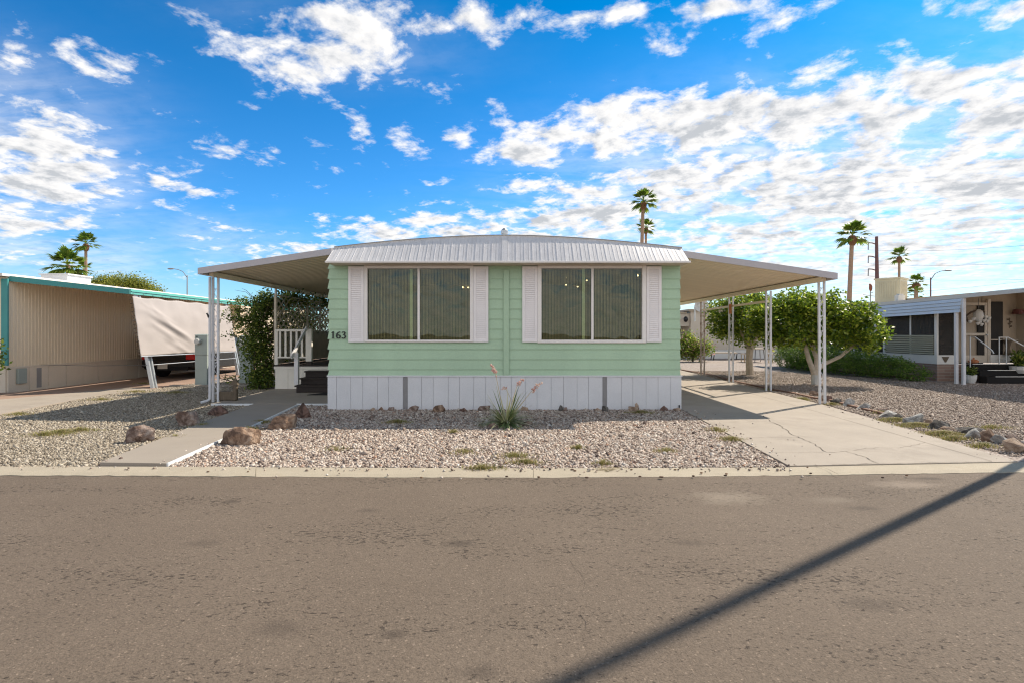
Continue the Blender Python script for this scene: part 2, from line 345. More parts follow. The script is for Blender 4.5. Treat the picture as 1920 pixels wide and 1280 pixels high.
m_louver = M('louvre_glass', (.38,.36,.26), .3, .05, 3)
m_carpet = M('black_step_carpet', (.012,.011,.011), .95)
m_terracotta = M('terracotta', (.42,.16,.07), .7, .12, 6)
m_pinkpot = M('faded_pink_clay', (.40,.22,.17), .8, .15, 5)
m_whitepot = M('white_glazed_pot', (.66,.65,.62), .4, .05, 4)
m_polemetal = M('maroon_pole_steel', (.16,.075,.07), .6)
m_wire = M('cable', (.08,.08,.085), .6)
m_lampgrey = M('grey_lamp_steel', (.28,.29,.30), .5)
m_oldwood = M('weathered_brown_wood', (.15,.115,.08), .9, .25, 6, .15, streak=(4,1,1))
m_utwood = M('creosote_pole', (.10,.07,.05), .9, .2, 4)
m_orange = M('orange_strap', (.55,.20,.08), .7)
m_dishgrey = M('dish_grey', (.62,.61,.58), .5)
m_cush = M('pale_cushion', (.60,.52,.42), .9)
m_edgebrick = M('red_brown_edging', (.24,.14,.10), .9, .2, 6, .1, bump=.4, bscale=40)

def M_brickwall(name):
    m, nt, N, L, P = new_mat(name); tc = N.new('ShaderNodeTexCoord')
    mp = N.new('ShaderNodeMapping'); mp.inputs['Rotation'].default_value = (R(90), 0, R(0)); L.new(tc.outputs['Object'], mp.inputs[0])
    sx = N.new('ShaderNodeSeparateXYZ'); L.new(tc.outputs['Object'], sx.inputs[0])
    a = N.new('ShaderNodeMath'); L.new(sx.outputs[0], a.inputs[0]); L.new(sx.outputs[1], a.inputs[1])
    cb = N.new('ShaderNodeCombineXYZ'); L.new(a.outputs[0], cb.inputs[0]); L.new(sx.outputs[2], cb.inputs[1])
    b = N.new('ShaderNodeTexBrick'); b.inputs['Scale'].default_value = 1; b.inputs['Brick Width'].default_value = .4; b.inputs['Row Height'].default_value = .1; b.inputs['Mortar Size'].default_value = .008
    b.inputs['Color1'].default_value = (.23,.15,.12,1); b.inputs['Color2'].default_value = (.30,.21,.17,1); b.inputs['Mortar'].default_value = (.30,.27,.24,1)
    L.new(cb.outputs[0], b.inputs[0]); L.new(b.outputs[0], P.inputs['Base Color']); P.inputs['Roughness'].default_value = .9
    bp = N.new('ShaderNodeBump'); bp.inputs['Strength'].default_value = .5; bp.inputs['Distance'].default_value = .01; bp.invert = True; L.new(b.outputs[1], bp.inputs['Height']); L.new(bp.outputs[0], P.inputs['Normal'])
    return m
m_brick = M_brickwall('red_brick')

# ------------------------------------------------------------------ foliage, rocks
def leaf_quads(ctr, size, aspect=.5, droop=.0, up=.35):
    n = len(ctr); d = rng.normal(size=(n,3)); d[:,2] = d[:,2]*.7 - droop; d /= np.linalg.norm(d, axis=1, keepdims=True)
    w = rng.normal(size=(n,3)); w[:,2] += 0; nrm = rng.normal(size=(n,3)); nrm[:,2] += up*3
    w = np.cross(d, nrm); w /= np.linalg.norm(w, axis=1, keepdims=True) + 1e-9; nn = np.cross(w, d)
    s = size*(.65 + .7*rng.random((n,1)))
    a = ctr - d*s*.5; t = ctr + d*s*.5; l = ctr + w*s*aspect*.5 + nn*s*.06; r = ctr - w*s*aspect*.5 + nn*s*.06
    V = np.stack([a, r, t, l], 1).reshape(-1,3); Fq = np.arange(4*n).reshape(n,4)
    return V, Fq
def crown_points(lobes, n, cl=.12, percl=26, shell=.55):
    """clumps of leaves spread through ellipsoid lobes (x,y,z,rx,ry,rz,weight)"""
    P = []; W = np.array([l[3]*l[4]*l[5]*(l[6] if len(l) > 6 else 1) for l in lobes])**.75; W = W/W.sum()
    for l, w in zip(lobes, W):
        k = max(1, int(n*w/percl)); u = rng.normal(size=(k,3)); u /= np.linalg.norm(u, axis=1, keepdims=True)
        rad = (shell + (1-shell)*rng.random((k,1)))*(1 + .12*rng.normal(size=(k,1)))
        c = np.array(l[:3]) + u*rad*np.array(l[3:6])
        q = np.repeat(c, percl, 0) + rng.normal(size=(k*percl,3))*cl
        P.append(q)
    return np.concatenate(P)
def foliage(name, lobes, n, size, mat, parent, aspect=.5, cl=.12, percl=26, shell=.55, zmin=.03, droop=.1):
    p = crown_points(lobes, n, cl, percl, shell); p = p[p[:,2] > zmin]
    V, Fq = leaf_quads(p, size, aspect, droop); return np_mesh(name, V, Fq, mat, parent)
def rock_mesh(w, d, h, seed, pts=18, cuts=4, amp=.05, peak=0.0, tilt=0.0):
    rr = random.Random(seed); bm = bmesh.new()
    for i in range(pts):
        v = Vector((rr.gauss(0,1), rr.gauss(0,1), rr.gauss(0,1))).normalized()
        k = .82 + .25*rr.random()
        p = Vector((v.x*w/2*k, v.y*d/2*k, v.z*h*.62*k))
        if p.z > 0: p.x *= 1 - peak*p.z/h; p.y *= 1 - peak*p.z/h
        bm.verts.new(p)
    r = bmesh.ops.convex_hull(bm, input=bm.verts[:])
    bmesh.ops.delete(bm, geom=[e for e in set(r['geom_interior'] + r['geom_unused']) if isinstance(e, bmesh.types.BMVert)], context='VERTS')
    bmesh.ops.bevel(bm, geom=bm.edges[:], offset=min(w,d,h)*.028, segments=1, affect='EDGES', clamp_overlap=True)
    bmesh.ops.triangulate(bm, faces=bm.faces[:])
    bmesh.ops.subdivide_edges(bm, edges=bm.edges[:], cuts=cuts-1 if cuts > 1 else 1, use_grid_fill=True)
    off = Vector((seed*3.7, seed*1.3, 0)); m = max(w,d,h)
    for v in bm.verts:
        n1 = noise.noise(v.co*(3/m) + off); n2 = noise.noise(v.co*(9/m) + off)
        vd = noise.voronoi(v.co*(4.2/m) + off)[0]; cr = min(.25, vd[1]-vd[0])
        v.co += v.co.normalized()*m*amp*(n1 + .5*n2 + 2.4*(cr-.2))
    zs = [v.co.z for v in bm.verts]; z0 = min(zs)*.55
    for v in bm.verts: v.co.z = max(v.co.z - z0, -.02)
    zs = max(v.co.z for v in bm.verts); xs = [v.co.x for v in bm.verts]; kx = w/(max(xs)-min(xs)); kz = h/zs
    for v in bm.verts:
        v.co.x *= kx
        if v.co.z > 0: v.co.z *= kz
    if tilt:
        for v in bm.verts: v.co.z *= 1 + tilt*v.co.x/w
    me = bpy.data.meshes.new('rock'); bm.to_mesh(me); bm.free()
    return me
def rock(name, p, w, d, h, mat, seed, label, cat='rock', group=None, rz=0.0, z=0.0, **k):
    me = rock_mesh(w, d, h, seed, **k); me.name = name
    o = link(name, me, mat, None, (p[0], p[1], z)); o.rotation_euler.z = rz
    return tag(o, label, cat, group)
SUN_E, EXPO, SKY_S = 3.9, 0.82, .10
CLOUD0, CLOUD1, CLOUD2, CLOUD_K = (.52,.545,.58), (.80,.80,.81), (1,.975,.94), 6.4
SKYT0, SKYT1, SKYT2, SKYT3, SKY_K = (.60,.80,.98), (.21,.64,.98), (.0,.46,.76), (.10,.28,.34), 1.12
REAR_FILL = .85
# ================================================================== camera, sun, sky
cam_d = bpy.data.cameras.new('camera'); cam = bpy.data.objects.new('camera', cam_d); C.objects.link(cam)
cam.location = (0, 0, H); cam.rotation_euler = (R(90), 0, 0)
cam_d.sensor_width = 36; cam_d.lens = 36*F/1920; cam_d.shift_y = -(640-HY)/1920; cam_d.clip_end = 3000; cam_d.clip_start = .05
sc.camera = cam
SA, SB = .84, .63                                  # how far a shadow falls (left, towards us) per metre of height
SUN_EL = math.atan(1/math.hypot(SA, SB)); SUN_AZ = math.atan2(SA, SB)     # azimuth from +Y towards +X
sun_d = bpy.data.lights.new('sun', 'SUN'); sun = bpy.data.objects.new('sun', sun_d); C.objects.link(sun)
sun_d.energy = SUN_E; sun_d.angle = R(.5); sun_d.color = (1, .89, .74)
sun.rotation_euler = Vector((-SA, -SB, -1)).to_track_quat('-Z', 'Y').to_euler()
sc.view_settings.view_transform = 'Standard'; sc.view_settings.look = 'None'; sc.view_settings.exposure = EXPO; sc.view_settings.gamma = 1
sc.cycles.use_denoising = True; sc.cycles.filter_width = 1.15; sc.cycles.max_bounces = 8; sc.cycles.transparent_max_bounces = 24; sc.cycles.sample_clamp_indirect = 6

W = bpy.data.worlds.new('World'); sc.world = W; W.use_nodes = True
nt = W.node_tree; N = nt.nodes; L = nt.links; BG = N['Background']
sky = N.new('ShaderNodeTexSky'); sky.sky_type = 'NISHITA'; sky.sun_disc = False
sky.sun_elevation = SUN_EL; sky.sun_rotation = SUN_AZ; sky.altitude = 300; sky.air_density = 1.0; sky.dust_density = .6; sky.ozone_density = 2.2
def math_n(op, a, b=None, c=None, clamp=False):
    n = N.new('ShaderNodeMath'); n.operation = op; n.use_clamp = clamp
    for i, q in enumerate((a, b, c)):
        if q is None: continue
        if isinstance(q, (int, float)): n.inputs[i].default_value = q
        else: L.new(q, n.inputs[i])
    return n.outputs[0]
def vec_n(op, a, b=None):
    n = N.new('ShaderNodeVectorMath'); n.operation = op
    for i, q in enumerate((a, b)):
        if q is None: continue
        if isinstance(q, tuple): n.inputs[i].default_value = q
        else: L.new(q, n.inputs[i])
    return n
def nz(vec, s, d, ro=.55, dist=0.0):
    n = N.new('ShaderNodeTexNoise'); n.inputs['Scale'].default_value = s; n.inputs['Detail'].default_value = d; n.inputs['Roughness'].default_value = ro; n.inputs['Distortion'].default_value = dist
    L.new(vec, n.inputs['Vector']); return n.outputs[0]
tc = N.new('ShaderNodeTexCoord'); D = vec_n('NORMALIZE', tc.outputs['Generated']).outputs[0]
sep = N.new('ShaderNodeSeparateXYZ'); L.new(D, sep.inputs[0]); dx, dy, dz = sep.outputs
az = math_n('ARCTAN2', dx, dy); el = math_n('ARCSINE', dz)
cz = math_n('MAXIMUM', dz, 0.0)
den = math_n('ADD', cz, .16)
cb = N.new('ShaderNodeCombineXYZ'); L.new(math_n('DIVIDE', dx, den), cb.inputs[0]); L.new(math_n('DIVIDE', dy, den), cb.inputs[1]); Q = cb.outputs[0]
ae = N.new('ShaderNodeCombineXYZ'); L.new(az, ae.inputs[0]); L.new(el, ae.inputs[1]); AE = ae.outputs[0]
def sky_dir(px, py):
    u, v = (px-CX)/F, (HY-py)/F; a = math.atan(u); return a, math.atan(v*math.cos(a))
# where the cloud banks stand in the sky: (x, y, half width, half height, weight)
BANKS = [(1010,275,120,38,.9),(1180,235,170,55,1.0),(1340,235,170,75,1.0),(1520,215,190,80,1.0),(1690,190,170,80,.95),(1870,205,170,90,.95),
 (1300,340,230,80,.9),(1540,350,260,110,1.0),(1820,350,260,130,1.0),(1120,395,140,60,.95),(1020,420,110,45,.8),(1400,440,300,60,.75),(1750,460,320,70,.75),(1300,470,200,25,.55),
 (1030,345,110,30,.55),(840,428,120,35,.95),(720,445,110,32,.9),(555,470,90,26,.75),(620,100,150,62,.9),(560,115,110,60,.8),(700,45,120,60,.95),(800,60,70,36,.75),(890,30,70,42,.8),
 (985,30,50,40,.55),(1060,40,60,40,.6),(1190,25,90,42,.75),(1340,20,110,32,.7),(1440,45,90,32,.65),(1530,15,90,22,.6),(1790,12,110,26,.7),(1905,20,60,30,.7),(1260,95,60,16,.35),(1500,100,40,14,.3),
 (60,300,160,120,.95),(40,410,130,60,.8),(100,240,90,50,.5),(40,100,60,70,.6),(170,120,110,50,.62),(110,150,50,40,.45),(270,120,40,26,.45),(290,340,95,48,.8),(255,375,50,30,.5),(425,297,50,30,.72),(500,272,30,26,.5),(668,225,30,56,.6),(590,280,26,18,.4),
 (765,280,42,30,.6),(860,265,56,32,.62),(935,250,45,40,.55),(440,420,70,16,.45),(420,450,80,22,.45),(60,490,110,24,.55),(330,520,40,14,.4),(400,500,60,24,.3),(460,200,22,16,.4),(810,350,70,18,.4),(950,335,50,24,.45),(1840,90,50,18,.5),(1560,480,300,30,.55)]
acc = None
wob = N.new('ShaderNodeTexNoise'); wob.inputs['Scale'].default_value = 9; wob.inputs['Detail'].default_value = 4; L.new(D, wob.inputs['Vector'])
wv = vec_n('SUBTRACT', wob.outputs['Color'], (.5,.5,.5)).outputs[0]
wv = vec_n('MULTIPLY', wv, (.10,.06,0)).outputs[0]
AEw = vec_n('ADD', AE, wv).outputs[0]
for px, py, hw, hh, w in BANKS:
    a0, e0 = sky_dir(px, py); a1, _ = sky_dir(px+hw, py); a2, _ = sky_dir(px-hw, py); _, e1 = sky_dir(px, py-hh); _, e2 = sky_dir(px, py+hh)
    sa, se = abs(a1-a2)/2, abs(e1-e2)/2
    d = vec_n('MULTIPLY', vec_n('SUBTRACT', AEw, (a0, e0, 0)).outputs[0], (1/sa, 1/se, 0)).outputs[0]
    q = vec_n('DOT_PRODUCT', d, d).outputs['Value']
    b = math_n('EXPONENT', math_n('MULTIPLY', q, -.95)); b = math_n('MULTIPLY', b, w*(1.17 if (px > 980 and py > 150) or (px < 170 and py > 230) else 1.0))
    acc = b if acc is None else math_n('MAXIMUM', acc, b)
# unseen cloud deck added behind us as neutral fill for the shade
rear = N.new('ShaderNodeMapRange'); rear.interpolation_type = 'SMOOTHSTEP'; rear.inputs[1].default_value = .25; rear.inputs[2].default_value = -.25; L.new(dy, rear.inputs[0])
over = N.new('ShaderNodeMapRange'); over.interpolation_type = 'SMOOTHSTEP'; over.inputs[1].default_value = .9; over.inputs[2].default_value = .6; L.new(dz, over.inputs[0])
acc = math_n('MAXIMUM', acc, math_n('MULTIPLY', math_n('MULTIPLY', rear.outputs[0], over.outputs[0]), REAR_FILL))
mp = N.new('ShaderNodeMapping'); mp.inputs['Rotation'].default_value = (0,0,R(25)); mp.inputs['Scale'].default_value = (1,1,1); L.new(Q, mp.inputs[0])
QQ = mp.outputs[0]
n1 = nz(QQ, 7.0, 12, .62, .15)
big = nz(QQ, 1.5, 4, .5)
# lumps of cumulus plus thin wisps
sig = math_n('ADD', math_n('MULTIPLY', acc, .74), math_n('MULTIPLY', math_n('SUBTRACT', n1, .5), 2.35))
cov = math_n('SUBTRACT', sig, .215)
mr = N.new('ShaderNodeMapRange'); mr.interpolation_type = 'SMOOTHSTEP'; mr.inputs[1].default_value = 0; mr.inputs[2].default_value = .52; L.new(cov, mr.inputs[0]); dens = mr.outputs[0]
thick = N.new('ShaderNodeMapRange'); thick.inputs[1].default_value = .25; thick.inputs[2].default_value = .85; L.new(cov, thick.inputs[0])
# thin veil of high cloud low over the right and left horizon
vacc = None
for px, py, hw, hh, w in ((1560,480,460,120,1.15),(1750,350,400,170,1.0),(1350,330,300,110,.8),(60,300,190,130,.8),(80,480,220,60,.6),(420,450,130,45,.3),(1150,470,260,70,.9),(650,80,220,60,.2)):
    a0, e0 = sky_dir(px, py); a1, _ = sky_dir(px+hw, py); a2, _ = sky_dir(px-hw, py); _, e1 = sky_dir(px, py-hh); _, e2 = sky_dir(px, py+hh)
    d = vec_n('MULTIPLY', vec_n('SUBTRACT', AEw, (a0, e0, 0)).outputs[0], (2/abs(a1-a2), 2/abs(e1-e2), 0)).outputs[0]
    b = math_n('MULTIPLY', math_n('EXPONENT', math_n('MULTIPLY', vec_n('DOT_PRODUCT', d, d).outputs['Value'], -.9)), w)
    vacc = b if vacc is None else math_n('MAXIMUM', vacc, b)
vmp = N.new('ShaderNodeMapping'); vmp.inputs['Rotation'].default_value = (0,0,R(-20)); vmp.inputs['Scale'].default_value = (.8,2.6,1); L.new(Q, vmp.inputs[0])
vn_ = N.new('ShaderNodeMapRange'); vn_.inputs[1].default_value = .30; vn_.inputs[2].default_value = .62; L.new(nz(vmp.outputs[0], 2.2, 9, .6, .3), vn_.inputs[0])
veil = math_n('MULTIPLY', vacc, vn_.outputs[0], clamp=True)
dens = math_n('MAXIMUM', dens, veil)
# relief: the same noise sampled a little nearer the sun
off = vec_n('ADD', QQ, (.030,.022,0)).outputs[0]
n1b = nz(off, 7.0, 7, .62, .15)
rel = math_n('MULTIPLY_ADD', math_n('SUBTRACT', n1, n1b), 3.2, .60)
shade = math_n('SUBTRACT', rel, math_n('MULTIPLY', thick.outputs[0], math_n('MULTIPLY_ADD', nz(QQ, 2.6, 5, .6), 2.6, -.80)), clamp=True)
crp = ramp(N, [(0, CLOUD0), (.35, CLOUD1), (.75, CLOUD2)]); L.new(shade, crp.inputs[0])
ccol = vec_n('SCALE', crp.outputs[0]); L.new(math_n('MULTIPLY_ADD', rear.outputs[0], CLOUD_K*.35, CLOUD_K), ccol.inputs['Scale'])   # added rear clouds, brightened as if front-lit to lift the shaded facade
# clear sky, bluer than the raw model as in the photograph
tint = N.new('ShaderNodeMix'); tint.data_type = 'RGBA'; tint.blend_type = 'MULTIPLY'; tint.inputs[0].default_value = 1; L.new(sky.outputs[0], tint.inputs[6]); 
trp = ramp(N, [(0.0, SKYT0), (.20, SKYT1), (.52, SKYT2), (.80, SKYT3)]); L.new(dz, trp.inputs[0]); L.new(trp.outputs[0], tint.inputs[7])
tk = vec_n('SCALE', tint.outputs[2]); tk.inputs['Scale'].default_value = SKY_K
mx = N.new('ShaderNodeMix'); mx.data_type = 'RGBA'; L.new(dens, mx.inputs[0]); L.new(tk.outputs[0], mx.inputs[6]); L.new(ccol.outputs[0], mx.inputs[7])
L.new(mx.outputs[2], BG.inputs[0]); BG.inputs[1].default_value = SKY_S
W.cycles.sampling_method = 'MANUAL'; W.cycles.sample_map_resolution = 1024

# ================================================================== the ground
def sheet(name, poly, z, mat):
    return tag(MB().prism([(p[0], p[1]) for p in poly], z-.05, z).build(name, mat), kind='structure')
S = 400
KN = [(-60,5.85),(g(0,890).x,g(0,890).y),(g(480,892).x,g(480,892).y),(g(1000,894).x,g(1000,894).y),(g(1480,890).x,g(1480,890).y),(g(1920,884).x,g(1920,884).y),(60,6.3)]   # road edge
KF = [(-60,6.22),(g(0,876).x,g(0,876).y),(g(480,877).x,g(480,877).y),(g(1000,879).x,g(1000,879).y),(g(1480,877).x,g(1480,877).y),(g(1920,868).x,g(1920,868).y),(60,6.75)]   # back of the kerb
tag(MB().prism([(-S,S),(-S,6.1),(S,6.1),(S,S)], -.4, 0).build('ground', m_ground), kind='structure')
tag(MB().prism([(-S,-S),(S,-S)] + [(p[0],p[1]+.03) for p in reversed(KN)], -.4, -.007).build('road', m_asph), kind='structure')
kb = MB(); rk = random.Random(5)
for i in range(len(KN)-1):                          # kerb poured in lengths with open joints
    a0, a1, b0, b1 = Vector(KN[i]+(0,)), Vector(KN[i+1]+(0,)), Vector(KF[i]+(0,)), Vector(KF[i+1]+(0,))
    L_ = (a1-a0).length; n = max(1, int(round(L_/2.3)))
    for k in range(n):
        t0, t1 = k/n + .0016/L_, (k+1)/n - .0016/L_; m = max(2, int((t1-t0)*L_/.09)) if L_ < 20 else 4; jt = [Vector((0, rk.gauss(0,.009), 0)) for _ in range(m+1)]; dz = rk.gauss(0,.002)
        for u in range(m):
            ta, tb_ = t0+(t1-t0)*u/m, t0+(t1-t0)*(u+1)/m
            p, q, r, s_ = a0.lerp(a1,ta)+jt[u], a0.lerp(a1,tb_)+jt[u+1], b0.lerp(b1,tb_), b0.lerp(b1,ta)
            m0, m1 = p.lerp(s_, .3), q.lerp(r, .3); Z = lambda z: Vector((0,0,z+dz))
            kb.add([p+Z(-.2), q+Z(-.2), q+Z(-.004), p+Z(-.004), m0+Z(.006), m1+Z(.006), r+Z(.012), s_+Z(.012), r+Z(-.2), s_+Z(-.2)],
                [(0,1,2,3),(3,2,5,4),(4,5,6,7),(7,6,8,9)] + ([(0,3,4,7,9)] if u == 0 else []) + ([(1,8,6,5,2)] if u == m-1 else []))
tag(kb.build('kerb', m_kerb), kind='structure')
WALK = [g(187,873), g(312,875), (-4.29,8.9), (-4.60,11.45), (-5.56,11.45), (-5.28,9.1)]
WALK = [(p[0],p[1]) for p in WALK]
tag(MB().prism(WALK, -.05, .045).build('walkway', m_walk), kind='structure')
tag(MB().prism([(-6.45,11.45),(-3.78,11.45),(-3.78,20),(-6.45,20)], -.05, .052).build('patio_slab', m_walk), kind='structure')
we = MB()                                           # white painted edges of slab and walk
we.box(-6.45,-5.55,11.425,11.4495,-.02,.054); we.box(-4.62,-3.78,11.425,11.4495,-.03,.054)
e0, e1, e2 = Vector((*WALK[1],0)), Vector((*WALK[2],0)), Vector((*WALK[3],0))
for a, b in ((e0,e1),(e1,e2)):
    n = (b-a).cross(Vector((0,0,1))).normalized()*.022
    we.prism([(a.x+n.x*.05,a.y+n.y*.05),(b.x+n.x*.05,b.y+n.y*.05),(b.x+n.x,b.y+n.y),(a.x+n.x,a.y+n.y)], -.03, .047)
tag(we.build('painted_slab_edge', m_whiteedge), kind='structure')
DRIVE = [g(1480,876), g(1908,868), (6.72,11.6), (6.98,19.6), (7.2,26), (3.46,26), (3.44,10.8)]
DRIVE = [(p[0],p[1]) for p in DRIVE]
tag(MB().prism(DRIVE, -.05, .024).build('driveway', m_conc), kind='structure')
def ribbon(mb, pts, w, z, jit=.0, seed=1):
    w = w*.56
    rr = random.Random(seed); P = []
    for i in range(len(pts)-1):
        a, b = Vector((pts[i][0],pts[i][1],0)), Vector((pts[i+1][0],pts[i+1][1],0)); n = max(1, int((b-a).length/.07)) if jit else 1
        for k in range(n): P.append(a.lerp(b, k/n) + (Vector((rr.gauss(0,jit), rr.gauss(0,jit), 0)) if 0 < k or i else Vector()))
    P.append(Vector((pts[-1][0],pts[-1][1],0))); vs = []; fs = []
    for i, p in enumerate(P):
        d = (P[min(i+1,len(P)-1)] - P[max(i-1,0)]); n = Vector((-d.y, d.x, 0)).normalized()*w/2*(1 if not jit else (.35 + .9*rr.random()))
        vs += [Vector((p.x+n.x,p.y+n.y,z)), Vector((p.x-n.x,p.y-n.y,z))]
        if i: fs.append((2*i-2,2*i-1,2*i+1,2*i))
    mb.add(vs, fs)
ck = MB(); G = lambda *q: [g(a,b) for a,b in q]
ribbon(ck, G((1431,781),(1445,792),(1467,802),(1483,815),(1500,824),(1520,832),(1538,842),(1545,850),(1566,851)), .020, .0285, .012, 3)
ribbon(ck, G((1566,851),(1640,842),(1688,842),(1735,832)), .011, .0285, .012, 4)
ribbon(ck, G((1585,848),(1620,860),(1648,872)), .018, .0285, .014, 5)
ribbon(ck, G((1447,850),(1500,852),(1545,850)), .010, .0285, .01, 6)
ribbon(ck, G((1400,823),(1500,822)), .010, .0285, .01, 8)
ribbon(ck, G((1528,874),(1552,884),(1572,893)), .014, .0285, .01, 9)
ribbon(ck, G((1560,874),(1660,872),(1780,870),(1860,868)), .013, .0285, .006, 10)
ribbon(ck, [g(1860,868),(6.02,11.4),(6.3,19.5)], .013, .0285); ribbon(ck, [g(1288,725), g(1336,745)], .012, .0285); ribbon(ck, [g(1285,727), g(1340,727)], .010, .0285); ribbon(ck, [(3.5,9.6),g(1430,757)], .0001, .0285)
ribbon(ck, [g(1325,748),g(1418,733)], .014, .0285)
tag(ck.build('driveway_joint_and_crack', m_crack), kind='structure')
rc = MB()
for k, q in enumerate((G((1094,1080),(1090,1110),(1098,1150),(1092,1190),(1099,1220),(1090,1250),(1096,1290)), G((1672,1185),(1700,1215),(1730,1245),(1770,1290)), G((1060,1020),(1070,1050),(1094,1080)))):
    ribbon(rc, q, .0042, -.0035, .012, 20+k)
tag(rc.build('road_crack', m_crack), kind='structure')
ND = [g(-160,792), g(0,776), g(180,742), g(286,729), (-9.9,19.5), (-9.6,40), (-13.0,40), (-13.0,14.0), g(-160,742)]
tag(MB().prism([(p[0],p[1]) for p in ND], -.05, .02).build('neighbour_driveway', m_redconc), kind='structure')
ap = [g(-200,800), g(0,777), g(190,741), g(286,730), g(240,727), g(0,750), g(-200,770)]
tag(MB().prism([(p[0],p[1]) for p in ap], -.04, .0245).build('neighbour_driveway_apron', m_conc), kind='structure')

# ---- gravel as real stones
def inside(P, poly):
    x, y = P[:,0], P[:,1]; r = np.zeros(len(P), bool); n = len(poly); j = n-1
    for i in range(n):
        xi, yi, xj, yj = poly[i][0], poly[i][1], poly[j][0], poly[j][1]
        c = ((yi > y) != (yj > y)) & (x < (xj-xi)*(y-yi)/(yj-yi+1e-12) + xi); r ^= c; j = i
    return r
CUBE = np.array([(-1,-1,-1),(1,-1,-1),(1,1,-1),(-1,1,-1),(-1,-1,1),(1,-1,1),(1,1,1),(-1,1,1)], float)
CF = np.array([(0,3,2,1),(4,5,6,7),(0,1,5,4),(1,2,6,5),(2,3,7,6),(3,0,4,7)])
def stones(name, poly, per_m2, size, mat, holes=(), view=True):
    xs = [p[0] for p in poly]; ys = [p[1] for p in poly]; A = (max(xs)-min(xs))*(max(ys)-min(ys))
    P = np.stack([min(xs)+(max(xs)-min(xs))*rng.random(int(A*per_m2)), min(ys)+(max(ys)-min(ys))*rng.random(int(A*per_m2))], 1)
    P = P[inside(P, poly)]
    for h in holes: P = P[~inside(P, h)]
    if view: P = P[np.abs(P[:,0]) < P[:,1]*1.12 + .6]
    n = len(P); s = size*np.exp(rng.normal(size=(n,1,1))*.32)/2
    V = CUBE[None]*(1 + .35*rng.normal(size=(n,8,3))*.6)*np.array([1, .78, .6])
    top = V[:,4:,:2]; V[:,4:,:2] = top*(.55 + .35*rng.random((n,4,1)))
    V = V*s; q = rng.normal(size=(n,4)); q[:,1:3] *= .5; q /= np.linalg.norm(q, axis=1, keepdims=True)
    w, x, y, z = q.T
    Rm = np.stack([1-2*(y*y+z*z),2*(x*y-z*w),2*(x*z+y*w),2*(x*y+z*w),1-2*(x*x+z*z),2*(y*z-x*w),2*(x*z-y*w),2*(y*z+x*w),1-2*(x*x+y*y)],1).reshape(n,3,3)
    V = np.einsum('nij,nkj->nki', Rm, V)
    V[:,:,0] += P[:,0:1]; V[:,:,1] += P[:,1:2]; V[:,:,2] += (.25 + .5*rng.random((n,1)))*s[:,:,0]
    Fq = (CF[None] + (np.arange(n)*8)[:,None,None]).reshape(-1,4)
    return tag(np_mesh(name, V, Fq, mat), kind='stuff')
FRONT = [(KF[1][0],KF[1][1]+.0),(KF[2][0],KF[2][1]),(KF[3][0],KF[3][1]),DRIVE[0],DRIVE[6],(3.45,10.84),(-3.72,10.84),(-3.72,11.42),(-4.6,11.42)]
FR = [(WALK[1][0]+.04,KF[2][1]+.01),(KF[2][0],KF[2][1]+.01),(KF[3][0],KF[3][1]+.01),(DRIVE[0][0]-.03,DRIVE[0][1]),(DRIVE[6][0]-.03,DRIVE[6][1]),(3.40,10.80),(-3.74,10.80),(-3.74,11.42),(-4.56,11.42),(-4.25,8.9)]
tag(MB().prism(FR, -.02, .004).build('gravel_bed', m_under), kind='structure')
stones('front_gravel', FR, 5200, .0205, m_stone)
LF = [(-14,KF[1][1]+.01),(WALK[0][0]-.03,KF[2][1]+.0),(-5.32,9.1),(-5.6,11.42),(-6.5,11.42),(-6.5,14.6),(-7.2,17),(-9.7,17),(-10.0,15.0),(g(180,743).x,g(180,743).y),(g(0,779).x,g(0,779).y),(-14,9.8)]
stones('side_yard_gravel', LF, 2700, .0185, m_stoneL)
RF = [(6.30,6.72),(20,7.1),(20,16),(13.6,16.4),(12.2,19.5),(10.5,22),(7.2,22),(7.02,19),(6.82,11.6)]
stones('right_yard_gravel', RF, 1500, .0205, m_stoneR)

def strip(a, b, w0, w1):
    a, b = Vector((a[0],a[1],0)), Vector((b[0],b[1],0)); n = (b-a).cross(Vector((0,0,1))).normalized(); return [tuple((p+n*q)[:2]) for p, q in ((a,w0),(b,w0),(b,w1),(a,w1))]
sp = []
for a, b, w0, w1, dn in ((KF[1],KF[2],.0,.16,70),(KF[2],KF[3],.0,.16,90),(KF[3],KF[4],.0,.16,110),(KF[2],KF[4],.1,.5,8),(WALK[1],WALK[2],-.14,.0,70),(WALK[0],WALK[5],.0,.14,80),(DRIVE[0],DRIVE[6],-.0,.22,60),(DRIVE[0],DRIVE[6],.2,.8,5),(DRIVE[1],DRIVE[2],-.2,.0,35)):
    o = stones('spill', strip(a, b, w0, w1), dn, .018, m_stone); sp.append(o)
for o in sp:                                        # one sheet of strays on kerb, walk and drive
    o.location.z = .012 if o in sp[:4] else .035 if o in sp[4:6] else .022
V = np.concatenate([np.array([(v.co + o.location)[:] for v in o.data.vertices], np.float32).reshape(-1,3) for o in sp])
for o in sp: bpy.data.objects.remove(o)
tag(np_mesh('stray_gravel', V, (CF[None] + (np.arange(len(V)//8)*8)[:,None,None]).reshape(-1,4), m_stone), kind='stuff')

